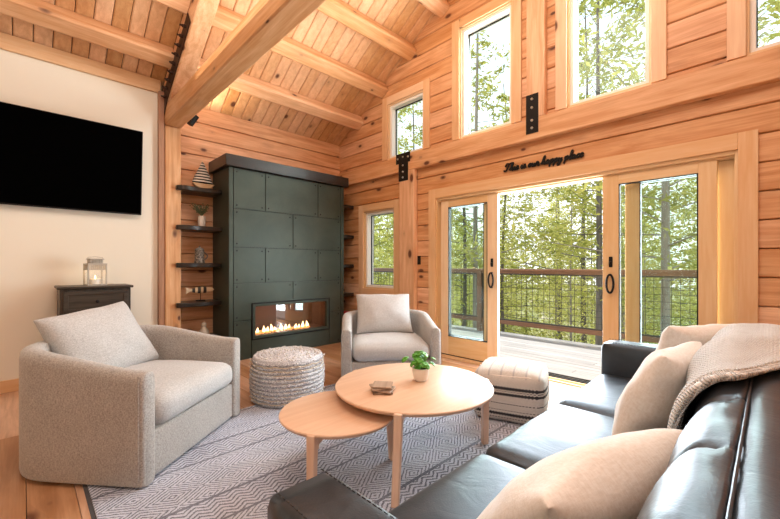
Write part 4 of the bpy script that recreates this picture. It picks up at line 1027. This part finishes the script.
def tree_meshes(kind, seed, h):
    rnd = random.Random(seed); tr = MB(); lf = MB()
    r0 = h * .0065; n_ = 12; path = []
    for i in range(n_ + 1):
        t = i / n_; path.append((.25 * noise.noise(Vector((t * 2, seed, 0))) * t, .25 * noise.noise(Vector((t * 2, seed, 5))) * t, h * t))
    tr.tube(path, [r0 * (1 - .9 * i / n_) + .006 for i in range(n_ + 1)], 8)
    def at(t): i = min(int(t * n_), n_ - 1); return Vector(path[i]).lerp(Vector(path[i + 1]), t * n_ - i)
    def leafquad(p, sz, el):
        d = Vector((rnd.gauss(0, 1), rnd.gauss(0, 1), rnd.gauss(0, .6))).normalized(); e = d.cross(Vector((rnd.gauss(0, 1), rnd.gauss(0, 1), rnd.gauss(0, 1)))).normalized()
        a0 = d * sz; b0 = e * sz * el; lf.add([p - a0 * .5, p - b0 * .5 + a0 * .1, p + a0 * .5, p + b0 * .5 + a0 * .1], [(0, 1, 2, 3)], 'x')
    nb = {'pine': 46, 'fir': 64, 'birch': 40}[kind]
    for b in range(nb):
        t = {'pine': .25 + .73 * (b / nb), 'fir': .08 + .9 * (b / nb), 'birch': .22 + .75 * (b / nb)}[kind]; p0 = at(t); an = b * 2.4 + rnd.uniform(-.5, .5)
        L = {'pine': h * .20 * (1.15 - t) * rnd.uniform(.6, 1.3) + .3, 'fir': h * .24 * (1.03 - t) * rnd.uniform(.7, 1.2) + .15, 'birch': h * .2 * (1.1 - t) * rnd.uniform(.5, 1.2) + .4}[kind]
        up = {'pine': .15, 'fir': -.12, 'birch': .75}[kind] + rnd.uniform(-.15, .2); d = Vector((math.cos(an), math.sin(an), up)).normalized()
        pts = [p0 + d * L * q + Vector((0, 0, (.10 if kind != 'birch' else -.05) * L * q * q)) for q in (0, .35, .7, 1)]
        rb = max(.008, r0 * .28 * (1 - t)); tr.tube(pts, [rb, rb * .8, rb * .5, .004], 5)
        cnt = int({'pine': 62, 'fir': 74, 'birch': 64}[kind] * (.4 + L / (h * .15)))
        for k in range(cnt):
            q = rnd.uniform(.15, 1) ** .7; pc = p0 + d * L * q; wd = L * {'pine': .10, 'fir': .17, 'birch': .26}[kind]
            pc += Vector((rnd.gauss(0, wd), rnd.gauss(0, wd), rnd.gauss(0, wd * .45) + (.10 if kind != 'birch' else -.05) * L * q * q))
            leafquad(pc, rnd.uniform(.12, .25) if kind == 'pine' else rnd.uniform(.09, .20) if kind != 'birch' else rnd.uniform(.06, .12), .30 if kind != 'birch' else .75)
    return tr, lf
TV = {}
def proto(kind, seed, h, barkm, leafm):
    root = empty({'pine': 'pine_tree', 'fir': 'fir_tree', 'birch': 'young_leafy_tree'}[kind], (0, 0, -50), None, 'tree')
    tr, lf = tree_meshes(kind, seed, h); tr.build('trunk', M[barkm], root, smooth=True); lf.build('foliage', M[leafm], root)['kind'] = 'stuff'
    return root
protos = {'pine': [proto('pine', 1, 13, 'barkg', 'needle'), proto('pine', 2, 15, 'barkw', 'needle')], 'fir': [proto('fir', 3, 10, 'barkg', 'needle'), proto('fir', 4, 8, 'barkg', 'spring')], 'birch': [proto('birch', 5, 9, 'barkw', 'spring'), proto('birch', 6, 7.5, 'barkg', 'spring')]}
used = set()
def place(kind, v, x, y, sc_, label, group=None):
    p = protos[kind][v]
    o_ = p if p.name not in used else copy_tree(p)
    used.add(p.name); o_.location = (x, y, gz(x, y) - .05); o_.scale = (sc_,) * 3; o_.rotation_euler = (0, 0, random.uniform(0, 6.28)); o_['label'] = label
    if group: o_['group'] = group
    elif 'group' in o_: del o_['group']
random.seed(33)
place('pine', 1, 9.3, 1.50, 1.0, 'tall pine with a pale trunk seen through the right door panel')
place('pine', 0, 10.2, 3.0, 1.05, 'tall grey pine behind the railing in the middle of the door opening')
place('pine', 1, 9.6, 6.15, .95, 'tall pine whose branches fill the tall upper window left of the upright post')
place('pine', 0, 8.6, 9.6, .9, 'grey bare-branched pine seen through the small upper window')
FAR = {'pine': 'tall grey-green pine standing in the woods beyond the deck', 'fir': 'full yellow-green fir in the woods beyond the deck', 'birch': 'airy spring-green young tree in the woods beyond the deck'}
GRP = {'pine': 'pines beyond the deck', 'fir': 'firs beyond the deck', 'birch': 'young trees beyond the deck'}
cand = []
tries = 0
while len(cand) < 56 and tries < 5000:
    tries += 1
    d = random.uniform(8.6, 30); th_ = R(random.uniform(-4, 52)); x, y = d * math.cos(th_), d * math.sin(th_)
    if x < 8.2 or any((x - a0) ** 2 + (y - b0) ** 2 < (1.3 + d * .02) ** 2 for a0, b0 in cand + [(9.3, 1.5), (10.2, 3.0), (9.6, 6.15), (8.6, 9.6)]): continue
    cand.append((x, y)); 
    kd = random.choices(['pine', 'fir', 'birch'], [.22, .40, .38])[0]
    place(kd, random.randrange(2), x, y, random.uniform(.75, 1.15) * (.72 if d < 13 and kd != 'pine' else 1), FAR[kd], GRP[kd])
